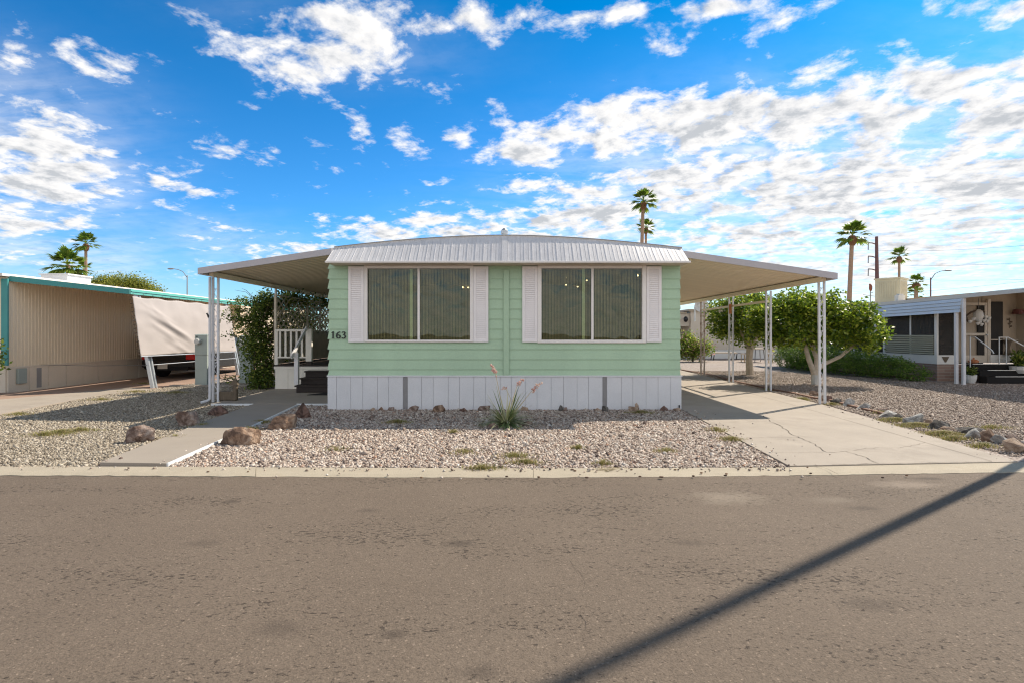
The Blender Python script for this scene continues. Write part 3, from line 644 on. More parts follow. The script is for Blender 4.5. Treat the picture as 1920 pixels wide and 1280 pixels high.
# ---- weeds and litter
def weeds(name, spots, mat, per=620, hgt=.05):
    vs = []; fs = []
    for px, py, rx, ry, k in spots:
        c = g(px, py); n = int(per*k)
        for i in range(n):
            a = random.random()*6.283; q = abs(random.gauss(0,.62))*(.5+.5*math.sin(a*3+px))**.5 if False else abs(random.gauss(0,.6)); x = c.x + rx*q*math.cos(a); y = c.y + ry*q*math.sin(a)
            t = random.random()*6.283; h = hgt*(.3+random.random())*max(.35, 1.2-q*.6); w = .0022+.002*random.random(); ln = h*(.4+1.2*random.random()); b = len(vs)
            ux, uy = math.cos(t), math.sin(t)
            vs += [(x-uy*w,y+ux*w,0),(x+uy*w,y-ux*w,0),(x+ux*ln*.5+uy*w*.7,y+uy*ln*.5-ux*w*.7,h*.8+.01),(x+ux*ln*.5-uy*w*.7,y+uy*ln*.5+ux*w*.7,h*.8+.01),(x+ux*ln,y+uy*ln,h+.005)]
            fs += [(b,b+1,b+2,b+3)]; fs += [(b+3,b+2,b+4)]
    o = MB(); o.add(vs, fs); return tag(o.build(name, mat), kind='stuff')
weeds('weeds', [(150,808,.35,.12,1.0),(85,817,.3,.1,.8),(112,813,.40,.25,1.6),(35,778,.3,.2,.8),(190,750,.5,.2,.7),(255,735,.6,.3,1.0),(330,737,.5,.3,1.2),(270,720,.5,.25,.8),(380,800,.22,.3,.7),(330,822,.25,.2,.5),(490,793,.25,.12,.9),(470,806,.2,.1,.7),
    (745,793,.30,.15,1.6),(850,812,.1,.08,.5),(1200,775,.35,.12,1.4),(965,857,.28,.16,.8),(985,870,.35,.1,.8),(905,880,.3,.08,.6),(870,850,.3,.2,.35),(1372,826,.22,.16,1.2),(1345,808,.2,.25,.8),(1250,848,.2,.12,.4),(1083,842,.12,.08,.5),(630,845,.3,.2,.25),(1130,872,.14,.06,.5),
    (1507,749,.14,.28,1.0),(1560,759,.18,.16,1.0),(1680,789,.28,.22,3.4),(1720,799,.35,.22,3.6),(1770,815,.35,.22,3.4),(1790,824,.3,.15,1.2),(1845,838,.25,.15,.7),(1860,803,.4,.15,.8),(1650,775,.2,.1,.5),(1440,731,.15,.3,.3)], m_weed)
lv = MB()
for px, py, sx in ((1073,882,.04),(1078,884,.03),(1184,882,.025),(1266,882,.03),(1272,882,.02),(1275,879,.02),(950,895,.03),(1010,896,.03),(790,897,.03),(390,886,.03),(465,886,.02),(1200,895,.03),(1315,888,.03),(1408,878,.03),(1360,893,.035),(1520,889,.03),(1514,878,.02),(1655,897,.03),(1700,893,.03),(1477,867,.025),(1362,890,.03),(1100,897,.04),(1240,896,.05),(1300,894,.03)):
    c = g(px, py); lv.ball((c.x,c.y,.016), sx*.6, sx*.4, .009, 6, 4)
tag(lv.build('leaf_litter', m_litter), kind='stuff')
def twigs(c, n, r, h):
    mb = MB()
    for i in range(n):
        a = random.random()*6.28; p = Vector((c.x+random.gauss(0,r*.3), c.y+random.gauss(0,r*.2), .01))
        mb.tube([p, p+Vector((math.cos(a)*r*.5, math.sin(a)*r*.3, h*random.random())), p+Vector((math.cos(a)*r, math.sin(a)*r*.5, .02))], [.003,.002,.001], 4)
    return mb
tag(twigs(g(1135,882), 26, .14, .06).build('dead_weed_tuft', m_stalk), 'dry straw coloured weed tuft sprawled on the kerb edge', 'dead weed')
# ================================================================== the green home
YF = 10.87; HX0, HX1 = -3.72, 3.42; HB = 26.0
hm = thing('mobile_home', 'mint green lap sided mobile home with white skirting, metal mansard roof and number 163', 'house', (-.15, YF, 0))
def zf(py, d=10.84): return H + (HY-py)*d/F
def xf(px, d=10.84): return (px-CX)*d/F
WIN = [(xf(683),xf(887.5),zf(642),zf(498.5)), (xf(1008),xf(1211.5),zf(643.3),zf(498.5))]
sd = MB(); Z0 = zf(703); ZT = 2.955
lines = [zf(692) + .2035*i for i in range(11)]
courses = [(Z0, lines[0])] + [(lines[i], lines[i+1]) for i in range(10)] + [(lines[10], ZT)]
LAP = .020
def wedge_front(xa, xb, z0, z1, ea=0, eb=0):
    sd.hexa([(xa-ea,YF-LAP,z0),(xb+eb,YF-LAP,z0),(xb+eb,YF+.05,z0),(xa-ea,YF+.05,z0),(xa,YF,z1),(xb,YF,z1),(xb,YF+.05,z1),(xa,YF+.05,z1)])
for z0, z1 in courses:
    z1 = min(z1, ZT)
    if z0 >= ZT - .02: continue
    segs = [(HX0, HX1)]
    for wx0, wx1, wz0, wz1 in WIN:
        if z1 > wz0 + .03 and z0 < wz1 - .03:
            new = []
            for a, b in segs:
                if wx0+.03 > a and wx1-.03 < b:
                    new += [(a, wx0+.03), (wx1-.03, b)]
                    if z0 < wz0: k = (wz0+.03-z0)/(z1-z0); sd.hexa([(wx0+.03,YF-LAP,z0),(wx1-.03,YF-LAP,z0),(wx1-.03,YF+.05,z0),(wx0+.03,YF+.05,z0),(wx0+.03,YF-LAP*(1-k),wz0+.03),(wx1-.03,YF-LAP*(1-k),wz0+.03),(wx1-.03,YF+.05,wz0+.03),(wx0+.03,YF+.05,wz0+.03)])
                else: new.append((a, b))
            segs = new
    for a, b in segs: wedge_front(a, b, z0, z1, .034 if a == HX0 else 0, .012 if b == HX1 else 0)
    sd.hexa([(HX0-.034,YF+.05,z0),(HX0+.04,YF+.05,z0),(HX0+.04,HB,z0),(HX0-.034,HB,z0),(HX0,YF+.05,z1),(HX0+.04,YF+.05,z1),(HX0+.04,HB,z1),(HX0,HB,z1)])
    sd.hexa([(HX1-.04,YF+.05,z0),(HX1+.012,YF+.05,z0),(HX1+.012,HB,z0),(HX1-.04,HB,z0),(HX1-.04,YF+.05,z1),(HX1,YF+.05,z1),(HX1,HB,z1),(HX1-.04,HB,z1)])
sd.box(HX0,HX1,HB,HB+.05,Z0,ZT)
sd.build('lap_siding', m_siding, hm)
MB().box(xf(944),xf(954.5),YF-.042,YF-.0305,zf(704),zf(506)).build('centre_trim', m_siding, hm, bevel=.004)
# skirting with seams, and two vent strips
sk = MB(); seams = [614] + [600+q/3.5556 for q in (110,205,285,383,458)] + [755.4]
seams2 = [764.2] + [600+q/3.5556 for q in (677,755,855,930,1025,1105)] + [938,959]+[940+q/3.5556 for q in (160,238,332,414,505,582)] + [1129.8]
seams3 = [1138.2] + [940+q/3.5556 for q in (800,877,965,1045,1130)] + [1278]
YS = 10.84
for sl in (seams, seams2, seams3):
    for i, (a, b) in enumerate(zip(sl, sl[1:])):
        dd = .002 if i % 2 else 0
        sk.box(xf(a)+.003, xf(b)-.003, YS+dd, YS+.02+dd, .0, Z0-.03)
sk.box(HX0-.02, HX1+.03, YS+.021, YS+.05, 0, Z0-.03)
sk.box(HX0-.03, HX0-.01, YS+.02, HB, 0, Z0-.01); sk.box(HX1+.01, HX1+.03, YS+.02, HB, 0, Z0-.01)
sk.box(HX0-.04, HX1+.04, YS-.014, YS+.04, Z0-.03, Z0+.0)
sko = sk.build('skirting', m_skirt, hm)
for a, b in ((755.4,764.2),(1129.8,1138.2)):
    v = MB(); x0, x1 = xf(a), xf(b)
    v.box(x0+.004, x1-.004, YS+.014, YS+.0205, .02, Z0-.032); 
    for k in range(34): v.box(x0+.012, x1-.012, YS+.008, YS+.0135, .03+k*.019, .041+k*.019)
    v.build('vent_strip', m_vent, sko)
# windows
def window(i):
    wx0, wx1, wz0, wz1 = WIN[i]
    gx0, gx1 = (xf(688.8), xf(881.3)) if i == 0 else (xf(1015.2), xf(1204))
    gz0, gz1 = zf(637), zf(503.8)
    mu = (xf(782.8), xf(787)) if i == 0 else (xf(1108.8), xf(1113))
    st = (xf(767.2), xf(773)) if i == 0 else (xf(1091.8), xf(1097.5))
    fr = MB(); ya, yb = YF-.055, YF+.04
    fr.box(wx0,gx0,ya,yb,wz0,wz1); fr.box(gx1,wx1,ya,yb,wz0,wz1); fr.box(gx0,gx1,ya,yb,wz0,gz0); fr.box(gx0,gx1,ya,yb,gz1,wz1)
    fr.box(wx0+.01,wx1-.01,ya-.012,ya-.0005,wz0+.012,wz0+.03)
    w = fr.build('window', m_frame, hm, bevel=.005)
    MB().box(mu[0],mu[1],YF-.035,YF+.0155,gz0+.001,gz1-.001).build('mullion', m_frame, w, bevel=.004)
    MB().box(gx0-.01,gx1+.01,YF+.016,YF+.020,gz0-.01,gz1+.01).build('pane', m_glass, w)
    MB().box(st[0],st[1],YF+.024,YF+.045,gz0,gz1).build('sash_stile', m_stile, w)
    bl = MB(); n = int((gx1-gx0)/.0305)
    for k in range(n):
        x = gx0 + (k+.5)*(gx1-gx0)/n + random.uniform(-.0022,.0022); hw = random.uniform(.0046,.0062); bl.box(x-hw,x+hw,YF+.075,YF+.079,gz0-.02,gz1+.02)
    bl.box(gx0-.02,gx1+.02,YF+.07,YF+.10,gz1-.005,gz1+.04)
    bl.build('vertical_blind', m_vane, w)
for i in range(2): window(i)
def shutter(pa, pb):
    x0, x1, z0, z1 = xf(pa)+.003, xf(pb)-.003, zf(641.3), zf(500.3); mb = MB(); w = .052; y0, y1 = YF-.062, YF-.031
    mb.box(x0,x0+w,y0,y1,z0,z1); mb.box(x1-w,x1,y0,y1,z0,z1); mb.box(x0+w,x1-w,y0,y1,z0,z0+w); mb.box(x0+w,x1-w,y0,y1,z1-w,z1)
    n = 36; h = (z1-z0-2*w)/n
    for k in range(n):
        a = z0+w+k*h; mb.hexa([(x0+w,y0+.004,a),(x1-w,y0+.004,a),(x1-w,y1,a),(x0+w,y1,a),(x0+w,y0+.018,a+h*.97),(x1-w,y0+.018,a+h*.97),(x1-w,y1,a+h*.97),(x0+w,y1,a+h*.97)])
    mb.build('shutter', m_shutter, hm)
for a, b in ((653.5,683),(887.5,916),(979,1008),(1211.5,1240)): shutter(a, b)
# rooms behind the glass
rm = MB(); a, b, y0, y1, z0, z1 = HX0+.06, HX1-.06, YF+.12, 15.2, Z0+.02, 2.93
def quad(mb, *p): mb.add(p, [(0,1,2,3)])
quad(rm,(a,y1,z0),(b,y1,z0),(b,y1,z1),(a,y1,z1)); quad(rm,(a,y0,z0),(a,y1,z0),(a,y1,z1),(a,y0,z1)); quad(rm,(b,y0,z0),(b,y1,z0),(b,y1,z1),(b,y0,z1))
quad(rm,(a,y0,z1),(b,y0,z1),(b,y1,z1),(a,y1,z1)); rm.box(-.2,-.1,12.6,y1-.01,z0,z1-.01)
rm.build('interior_wall', m_room, hm); MB().box(a+.01,b-.01,y0,y1-.01,z0,z0+.02).build('interior_floor', m_roomfloor, hm)
# mansard
XM0, XM1, XC = -3.625, 3.465, -.15
def arch(x): t = abs((x-XC)/3.545); return 3.545 - .25*min(1,t)**1.75
MF0, MF1, MZ = 10.40, 10.88, 2.955
ms = MB(); n = 88
xs = [XM0 + (XM1-XM0)*i/n for i in range(n+1)]
for i in range(n):
    x0, x1 = xs[i], xs[i+1]; dz = random.uniform(-.003,.003)
    top = lambda x: Vector((x, MF1, arch(x)-.02)); bot = lambda x: Vector((x, MF0, MZ))
    ms.add([bot(x0+.006), bot(x1-.004)+Vector((0,dz,0)), top(x1-.004)+Vector((0,dz,0)), top(x0+.006)], [(0,1,2,3)])
    for q in (x0,):
        ms.hexa([bot(q-.007)+Vector((0,.004,0)), bot(q+.007)+Vector((0,.004,0)), bot(q+.007)+Vector((0,.02,0)), bot(q-.007)+Vector((0,.02,0)),
             top(q-.007)+Vector((0,.004,0)), top(q+.007)+Vector((0,.004,0)), top(q+.007)+Vector((0,.02,0)), top(q-.007)+Vector((0,.02,0))] if i % 2 else
            [bot(q-.004)+Vector((0,-.008,0)), bot(q+.008)+Vector((0,-.008,0)), bot(q+.008)+Vector((0,.01,0)), bot(q-.004)+Vector((0,.01,0)),
             top(q-.004)+Vector((0,-.008,0)), top(q+.008)+Vector((0,-.008,0)), top(q+.008)+Vector((0,.01,0)), top(q-.004)+Vector((0,.01,0))])
for x in (XM0, XM1):
    ms.add([(x,MF0,MZ),(x,MF1,MZ),(x,MF1,arch(x)-.02)], [(0,1,2)])
ms.hexa([(-.20,MF0-.014,MZ),(-.09,MF0-.014,MZ),(-.09,MF0+.01,MZ),(-.20,MF0+.01,MZ),(-.20,MF1-.014,arch(XC)-.02),(-.09,MF1-.014,arch(XC)-.02),(-.09,MF1+.01,arch(XC)-.02),(-.20,MF1+.01,arch(XC)-.02)])
ms.build('mansard', m_metalroof, hm)
MB().box(XM0-.02,XM1+.02,MF0-.018,MF0-.001,MZ-.035,MZ+.004).build('eave_trim', m_frame, hm, bevel=.003)
MB().box(XM0-.005,XM1+.005,MF0,YF+.04,MZ-.032,MZ-.020).build('eave_soffit', m_soffit, hm)
rf = MB(); nx = 40; prof = [(XM0+(XM1-XM0)*i/nx, arch(XM0+(XM1-XM0)*i/nx)) for i in range(nx+1)]
rf.extr([(x, z+.012) for x, z in prof] + [(x, z-.02) for x, z in reversed(prof)], 'y', MF1-.005, HB+.2)
roof = rf.build('roof', m_roofwhite, hm)
MB().tube([(x, MF1-.012, z+.004) for x, z in prof], .009, 6).build('roof_edge', m_flash, roof)
MB().box(XM0+.01,HX0+.03,MF1,HB,ZT,arch(XM0)-.02).box(HX1-.03,XM1-.01,MF1,HB,ZT,arch(XM1)-.02).build('side_fascia', m_frame, hm)
vt = MB(); vx, vy, vz = xf(946,10.99), 11.0, arch(XC)
vt.lathe([(.062,-.03),(.062,.05),(.078,.052),(.078,.115),(.03,.165),(.001,.17)], (vx,vy,vz), 10)
vt.build('roof_vent', m_galv, roof)
DIG = {'1': [[(-.22,.78,.07),(-.05,.92,.10),(.02,1.0,.14),(.0,.5,.15),(.0,.04,.15)],[(-.2,.03,.05),(.2,.03,.05)]],
 '6': [[(.28,.96,.09),(.02,.90,.11),(-.2,.68,.15),(-.28,.35,.17),(-.2,.1,.14),(.0,.03,.09),(.2,.1,.14),(.27,.28,.16),(.18,.46,.13),(.0,.53,.08),(-.2,.42,.09)]],
 '3': [[(-.26,.84,.13),(-.1,.96,.09),(.1,.95,.12),(.2,.80,.15),(.12,.64,.12),(-.06,.55,.07),(.14,.48,.12),(.26,.28,.16),(.14,.08,.13),(-.08,.02,.09),(-.28,.14,.14)]]}
def digit(ch, px):
    mb = MB(); hh = .138; x0 = xf(px); z0 = zf(634.5)
    for st in DIG[ch]:
        P = []
        for a, b in zip(st, st[1:]):
            for t in range(6): P.append(tuple(a[q]+(b[q]-a[q])*t/6 for q in range(3)))
        P.append(st[-1]); vs = []; fs = []
        for k, p in enumerate(P):
            a, b = P[max(0,k-1)], P[min(len(P)-1,k+1)]; d = Vector((b[0]-a[0], b[1]-a[1])).normalized(); n = Vector((-d.y, d.x))*p[2]*.55
            for y in (YF-.040, YF-.026): vs += [(x0+(p[0]+n.x)*hh, y, z0+(p[1]+n.y)*hh), (x0+(p[0]-n.x)*hh, y, z0+(p[1]-n.y)*hh)]
            if k: c = 4*k; fs += [(c-4,c-3,c+1,c),(c-2,c-1,c+3,c+2),(c-4,c,c+2,c-2),(c-3,c-1,c+3,c+1)]
        n_ = len(vs); fs += [(0,1,3,2),(n_-4,n_-3,n_-1,n_-2)]; mb.add(vs, fs)
    mb.build('house_number', m_black, hm)
for ch, px in zip('163', (624.5,634.5,644.5)): digit(ch, px)
sp_ = MB().tube([(xf(1273),YS-.02,0),(xf(1273),YS-.02,.085)], .012, 8).ball((xf(1273),YS-.02,.09), .018); sp_.build('hose_spigot', m_black, hm)

# lights inside
def lamp(name, label, bulbs, stem, cat):
    t = thing(name, label, cat, stem)
    MB().tube([stem, (stem[0],stem[1],2.92)], .012, 6).ball(stem, .05).build('stem', m_brass, t)
    for b in bulbs:
        mid = (Vector(b)+Vector(stem))/2 - Vector((0,0,.06))
        a = MB().tube([stem, mid, Vector(b)-Vector((0,0,.05))], .008, 6).build('arm', m_brass, t)
        MB().ball(b, .016, .016, .020, 8, 6).build('bulb', m_bulb, a)
lamp('chandelier', 'lit chandelier with four small bulbs behind the right front window', [at(1061,519.5,13.2), at(1061,534.5,12.9), at(1083,538,12.7), at(1100,526,12.9)], tuple(at(1078,536,12.95)), 'chandelier')
lamp('wall_lamp', 'single lit bulb lamp high in the right corner of the right front window', [at(1196,517,12.4)], tuple(at(1203,519,12.6)), 'lamp')
lamp('ceiling_lamp', 'lit two bulb lamp near the right edge of the left front window', [at(867.5,539,12.8), at(878,539.5,12.7)], tuple(at(873,536,12.75)), 'lamp')

# ================================================================== the two awnings
def post_pair(parent, x, y, ztop, mat, sep=.11, zb=0.0, splay=0.0):
    mb = MB(); w = .042
    for s in (-1,1): mb.bar((x+s*sep/2+splay, y, zb), (x+s*sep/2, y, ztop), w, w, (0,1,0))
    p = mb.build('post', mat, parent); sm = MB(); n = int((ztop-zb-.3)/.34)
    for k in range(n):
        z = zb+.2+k*.34; a = sep/2-w/2
        pts = [(x + a*math.sin(t*2*math.pi)*(.9 if t < .8 else .4), y, z+.30*t) for t in [i/12 for i in range(13)]]
        sm.tube(pts, .0055, 5); 
        for zz in (z+.02, z+.30): sm.tube([(x+.018*math.cos(t), y, zz+.018*math.sin(t)) for t in [i*.7 for i in range(9)]], .005, 5)
    sm.build('scrollwork', mat, p); return p
# left, over the patio
la = thing('patio_awning', 'grey edged patio awning on scrolled white posts left of the green home', 'awning', (-5.2, 14, 0))
XI, XO, ZI, ZO, Y0, Y1 = -3.74, -6.72, 3.385, 2.945, 11.40, 21.0
zl = lambda x: ZI + (x-XI)/(XO-XI)*(ZO-ZI)
def awn(parent, XI, XO, ZI, ZO, Y0, Y1, th, mat_edge):
    zl = lambda x: ZI + (x-XI)/(XO-XI)*(ZO-ZI); s = 1 if XO > XI else -1
    p = MB(); p.hexa([(XI,Y0+.03,ZI-.05),(XO-s*.03,Y0+.03,zl(XO-s*.03)-.05),(XO-s*.03,Y1,zl(XO-s*.03)-.05),(XI,Y1,ZI-.05),(XI,Y0+.03,ZI-.02),(XO-s*.03,Y0+.03,zl(XO-s*.03)-.02),(XO-s*.03,Y1,zl(XO-s*.03)-.02),(XI,Y1,ZI-.02)])
    y = Y0 + .22
    while y < Y1:
        p.hexa([(XI,y-.012,ZI-.062),(XO-s*.04,y-.012,zl(XO-s*.04)-.062),(XO-s*.04,y+.012,zl(XO-s*.04)-.062),(XI,y+.012,ZI-.062),(XI,y-.02,ZI-.051),(XO-s*.04,y-.02,zl(XO-s*.04)-.051),(XO-s*.04,y+.02,zl(XO-s*.04)-.051),(XI,y+.02,ZI-.051)]); y += .2
    p.build('roof_panel', m_awn, parent)
    f = MB(); f.hexa([(XI,Y0,ZI-th),(XO,Y0,ZO-th),(XO,Y0+.028,ZO-th),(XI,Y0+.028,ZI-th),(XI,Y0,ZI),(XO,Y0,ZO),(XO,Y0+.028,ZO),(XI,Y0+.028,ZI)])
    f.build('front_fascia', mat_edge, parent)
    xa, xb = sorted((XO, XO-s*.09)); MB().box(xa, xb, Y0+.030, Y1, ZO-th, ZO-.008).build('gutter', mat_edge, parent)
    xa, xb = sorted((XO-s*.10, XO-s*.20)); MB().box(xa, xb, Y0+.25, Y1, ZO-th-.02, zl(XO)-.055).build('beam', m_awn, parent)
awn(la, XI, XO, ZI, ZO, Y0, Y1, .135, m_awnfascia)
post_pair(la, -6.64, 11.95, 2.80, m_post, .115)
lp = MB(); 
MB().bar((-6.62,14.95,0),(-6.62,14.95,2.80),.05,.05,(0,1,0)).build('post', m_post, la)
MB().bar((-6.62,18.4,0),(-6.62,18.4,2.80),.05,.05,(0,1,0)).build('post', m_post, la)
MB().tube([(-6.74,11.9,2.8),(-6.74,11.9,.10),(-6.78,11.85,.06),(-6.86,11.76,.035)], .03, 8).build('downspout', m_post, la)
MB().ball((-6.76,11.9,1.93), .035,.035,.05).tube([(-6.80,11.88,2.0),(-6.76,11.9,1.88)], .016, 6).build('post_lantern', m_black, la)
# right, over the drive
ra = thing('carport_awning', 'wide tan carport awning on scrolled white posts over the concrete driveway', 'awning', (5.2, 14, 0))
awn(ra, 3.44, 6.92, 3.33, 2.83, 11.33, 22.5, .135, m_awnfascia)
post_pair(ra, 6.80, 11.72, 2.69, m_post, .115, 0, .02)
for y, mt in ((14.35,m_post),(16.8,m_post),(19.5,m_rust)): post_pair(ra, 6.90 if y < 19 else 6.97, y, 2.69, mt, .125)
MB().bar((6.9,14.4,2.41),(6.9,16.75,2.40),.05,.06).bar((6.9,16.85,2.40),(6.96,19.45,2.39),.05,.06).build('side_rail', m_awn, ra)
MB().bar((6.84,16.72,2.46),(6.84,16.70,2.16),.03,.07,(1,0,0)).build('hanging_strap', m_orange, ra)

# ================================================================== porch
dk = thing('porch_deck', 'off white wooden porch deck with railing and dark brown steps under the left awning', 'porch', (-5.1, 14.5, 0))
ds = MB(); ys = 14.5; bw = [-6.44,-6.09,-5.68,-5.3,-4.9,-4.5,-4.1,-3.79]
for a, b in zip(bw, bw[1:]): ds.box(a+.004, b-.004, ys, ys+.02, .055, .585)
ds.box(-6.47,-3.79,ys-.012,ys+.04,.586,.665); ds.box(-6.44,-6.42,ys+.021,19.4,.055,.66)
ds.build('deck_skirting', m_offwhite, dk)
MB().box(-6.47,-3.79,ys-.03,19.4,.667,.705).build('deck_boards', m_dkwood, dk)
st = MB()
for k, (z, y) in enumerate(((.24,13.55),(.40,13.86),(.56,14.17))):
    st.box(-5.52,-3.80,y-.02,ys-.035 if k == 2 else y+.36,z-.035,z); st.box(-5.48,-3.80,y+.01,y+.03,.055 if k == 0 else z-.16,z-.036)
for z, y in ((.20,13.60),(.36,13.9),(.52,14.2)): st.box(-5.50,-5.46,y,y+.31,.055,z)
st.build('steps', m_dkwood, dk)
rl = MB(); rl.box(-6.44,-5.56,ys+.0,ys+.05,1.60,1.66); rl.box(-6.44,-5.60,ys+.005,ys+.045,.885,.925); rl.box(-6.45,-6.37,ys-.002,ys+.06,.706,1.599)
rl.box(-5.60,-5.44,ys-.03,ys+.07,.80,1.67)
rail = rl.build('railing', m_offwhite, dk, bevel=.004)
for px in (524.5,534.8,545,555.5,565.5,575):
    x = xf(px, ys); MB().box(x-.026,x+.026,ys+.012,ys+.038,.926,1.599).build('baluster', m_offwhite, rail)
MB().box(-5.585,-5.445,ys-.02,ys+.06,.706,.799).build('newel_foot', m_dkwood, rail)
hr = MB(); hr.box(-5.56,-5.46,13.60,13.70,.255,1.05); hr.bar((-5.57,13.46,.95),(-5.57,14.46,1.70),.04,.10)
hr.build('handrail', m_white, dk, bevel=.004)
tag(MB().hexa([(-5.0,13.0,.053),(-3.85,13.0,.053),(-3.85,13.45,.053),(-4.75,13.45,.053),(-5.0,13.0,.068),(-3.85,13.0,.068),(-3.85,13.45,.068),(-4.75,13.45,.068)]).build('doormat', m_blackmat, None, (-4.4,13.2,0)), 'flat black doormat on the slab before the dark steps', 'doormat')
ls = thing('lattice_screen', 'weathered lattice and ribbed board privacy screen behind the porch railing', 'screen', (-6.53, 16.9, 0))
lm = MB(); ya, yb, za, zb = 14.75, 19.4, 1.62, 2.58; x = -6.52
for sgn in (1,-1):
    t = ya - (zb-za)*1.5
    while t < yb + (zb-za)*1.5:
        KS = 1.5
        pts = []
        z_lo, z_hi = za, zb
        if sgn > 0: z_lo = max(za, za + (ya-t)/KS); z_hi = min(zb, za + (yb-t)/KS); 
        else: z_lo = max(za, za + (t-yb)/KS); z_hi = min(zb, za + (t-ya)/KS)
        if z_hi - z_lo > .03:
            f = lambda z: t + sgn*(z-za)*KS
            lm.bar((x+sgn*.005, f(z_lo), z_lo), (x+sgn*.005, f(z_hi), z_hi), .008, .048, (0,1,1) if sgn < 0 else (0,-1,1))
        t += .32
lm.build('lattice', m_lattice, ls)
pm = MB(); y = ya
while y < yb: pm.box(x-.012, x+.006, y+.004, y+.075, .705, 1.60); y += .08
pm.box(x-.02,x-.013,ya,yb,.705,1.60); pm.build('ribbed_panel', m_ribwood, ls)
for y in (14.72, 17.0, 19.42): MB().box(x-.035,x+.03,y-.035,y+.035,.705,2.62).build('screen_post', m_lattice, ls)
MB().box(x-.03,x+.025,14.76,19.38,1.602,1.64).box(x-.03,x+.025,14.76,19.38,2.582,2.62).build('screen_rail', m_lattice, ls)
bs = thing('back_screen', 'shaded lattice and board screen closing the far end of the porch', 'screen', (-5.1, 19.6, 0))
bm_ = MB(); xx = -6.5
while xx < -3.85: bm_.box(xx, xx+.075, 19.6, 19.62, .705, 1.75); xx += .08
bm_.build('ribbed_panel', m_ribwood, bs); lb = MB(); t = -6.5-.9
while t < -3.8:
    for sgn in (1,-1):
        a, b = (t, t+.9) if sgn > 0 else (t+.9, t); lb.bar((a,19.6+sgn*.005,1.78),(b,19.6+sgn*.005,2.68),.034,.008,(0,1,0))
    t += .125
lb.build('lattice', m_lattice, bs)
MB().box(-6.52,-3.85,19.58,19.64,1.751,1.779).box(-6.52,-3.85,19.58,19.64,2.685,2.72).build('screen_rail', m_lattice, bs)

# climbing vine swallowing the post and lattice
vn = thing('climbing_vine', 'dense dark climbing vine swallowing the awning post and lattice beside the porch', 'vine', (-7.0, 15.1, 0))
VL = [(-7.0,15.0,.75,.50,.45,.80,1.1),(-7.15,15.0,1.35,.52,.5,.6,1),(-7.05,15.1,2.05,.52,.5,.62,1),(-6.85,15.4,2.45,.45,.7,.30,1),(-6.7,16.6,2.60,.28,1.3,.22,1.2),(-6.65,18.5,2.62,.28,1.2,.22,1),(-6.85,16.5,1.9,.22,1.6,.7,.5),(-6.85,18.3,1.9,.22,1.4,.7,.5),(-6.9,14.8,.3,.45,.35,.3,1)]
foliage('foliage', VL, 15000, .085, m_leafvine, vn, .55, .09, 20, .35)
SPR = [(-7.65,14.95,1.95,.30,.3,.12,.5),(-7.85,14.9,2.12,.22,.2,.05,.3),(-7.75,14.9,1.50,.28,.2,.10,.3),(-7.55,14.9,2.42,.35,.3,.10,.3),(-7.95,14.9,1.98,.18,.2,.05,.2),(-7.62,14.85,1.72,.25,.2,.10,.35),(-7.75,14.7,.28,.25,.2,.08,.25),(-7.6,14.8,2.2,.3,.25,.1,.4)]
foliage('spray', SPR, 1300, .07, m_leafvine, vn, .5, .06, 9, .2)
sm = MB()
for i in range(9):
    x, y = -7.0+random.gauss(0,.15), 15+random.gauss(0,.12)
    sm.tube([(x,y,0),(x+random.gauss(0,.12),y,.8),(x+random.gauss(0,.2),y,1.6),(x+random.gauss(0,.3),y,2.4)], [.02,.016,.012,.006], 5)
for q in ((-8.05,14.9,2.0),(-7.95,14.9,2.2),(-7.9,14.9,1.5),(-7.72,14.85,2.75),(-7.8,14.9,2.45),(-7.85,14.7,.33),(-7.95,14.9,1.85),(-7.55,14.9,2.8)):
    sm.tube([(-7.1,15,q[2]-.4),(-7.45,14.95,q[2]-.05),q], [.008,.006,.003], 4)
sm.build('stem', m_stem, vn)

# ================================================================== yard pieces
def meter(px, py0, py1, d, label):
    b = at((px[0]+px[1])/2, 0, d); t = thing('meter_pedestal', label, 'electric meter', (b.x, d, 0), 'meter pedestals')
    x0, x1 = (px[0]-CX)*d/F, (px[1]-CX)*d/F; zt = H+(HY-py0)*d/F
    MB().box(x0,x1,d,d+.22,0,zt-.62).box(x0-.004,x1+.004,d-.006,d+.226,zt-.615,zt-.03).hexa([(x0-.01,d-.012,zt-.03),(x1+.01,d-.012,zt-.03),(x1+.01,d+.23,zt-.03),(x0-.01,d+.23,zt-.03),(x0-.01,d-.012,zt-.012),(x1+.01,d-.012,zt-.012),(x1+.01,d+.23,zt+.01),(x0-.01,d+.23,zt+.01)]).build('cabinet', m_meter, t, bevel=.006)
    zc = zt-.21; xc = x0+.12
    dl = MB().lathe([(.10,0),(.10,-.03),(.088,-.035),(.088,-.10),(.075,-.125),(.02,-.13)], (xc,d-.006,zc), 20, 'y').build('meter_dial', m_dial, t, smooth=False)
    MB().box(x0+.03,x0+.09,d-.0095,d-.0065,zt-.075,zt-.055).build('nameplate', m_black, t)
meter((365.5,388), 627, 722, 15.95, 'grey green electric meter pedestal standing clear before the tarp and car')
meter((448.5,471), 629, 715, 16.6, 'grey green electric meter pedestal half hidden by the climbing vine')
tag(MB().box(-10.0,-7.1,15.55,15.75,-.02,.05).build('concrete_footing', m_conc), kind='structure')
orn = thing('yard_ornament', 'small weathered wooden yard ornament with antler like twigs beside the left awning post', 'yard ornament', (-6.35, 11.95, 0))
MB().box(-6.60,-6.22,11.95,12.12,.055,.255).build('body', m_oldwood, orn, bevel=.02)
MB().box(-6.26,-6.17,11.93,12.03,.055,.40).build('neck', m_oldwood, orn, bevel=.015)
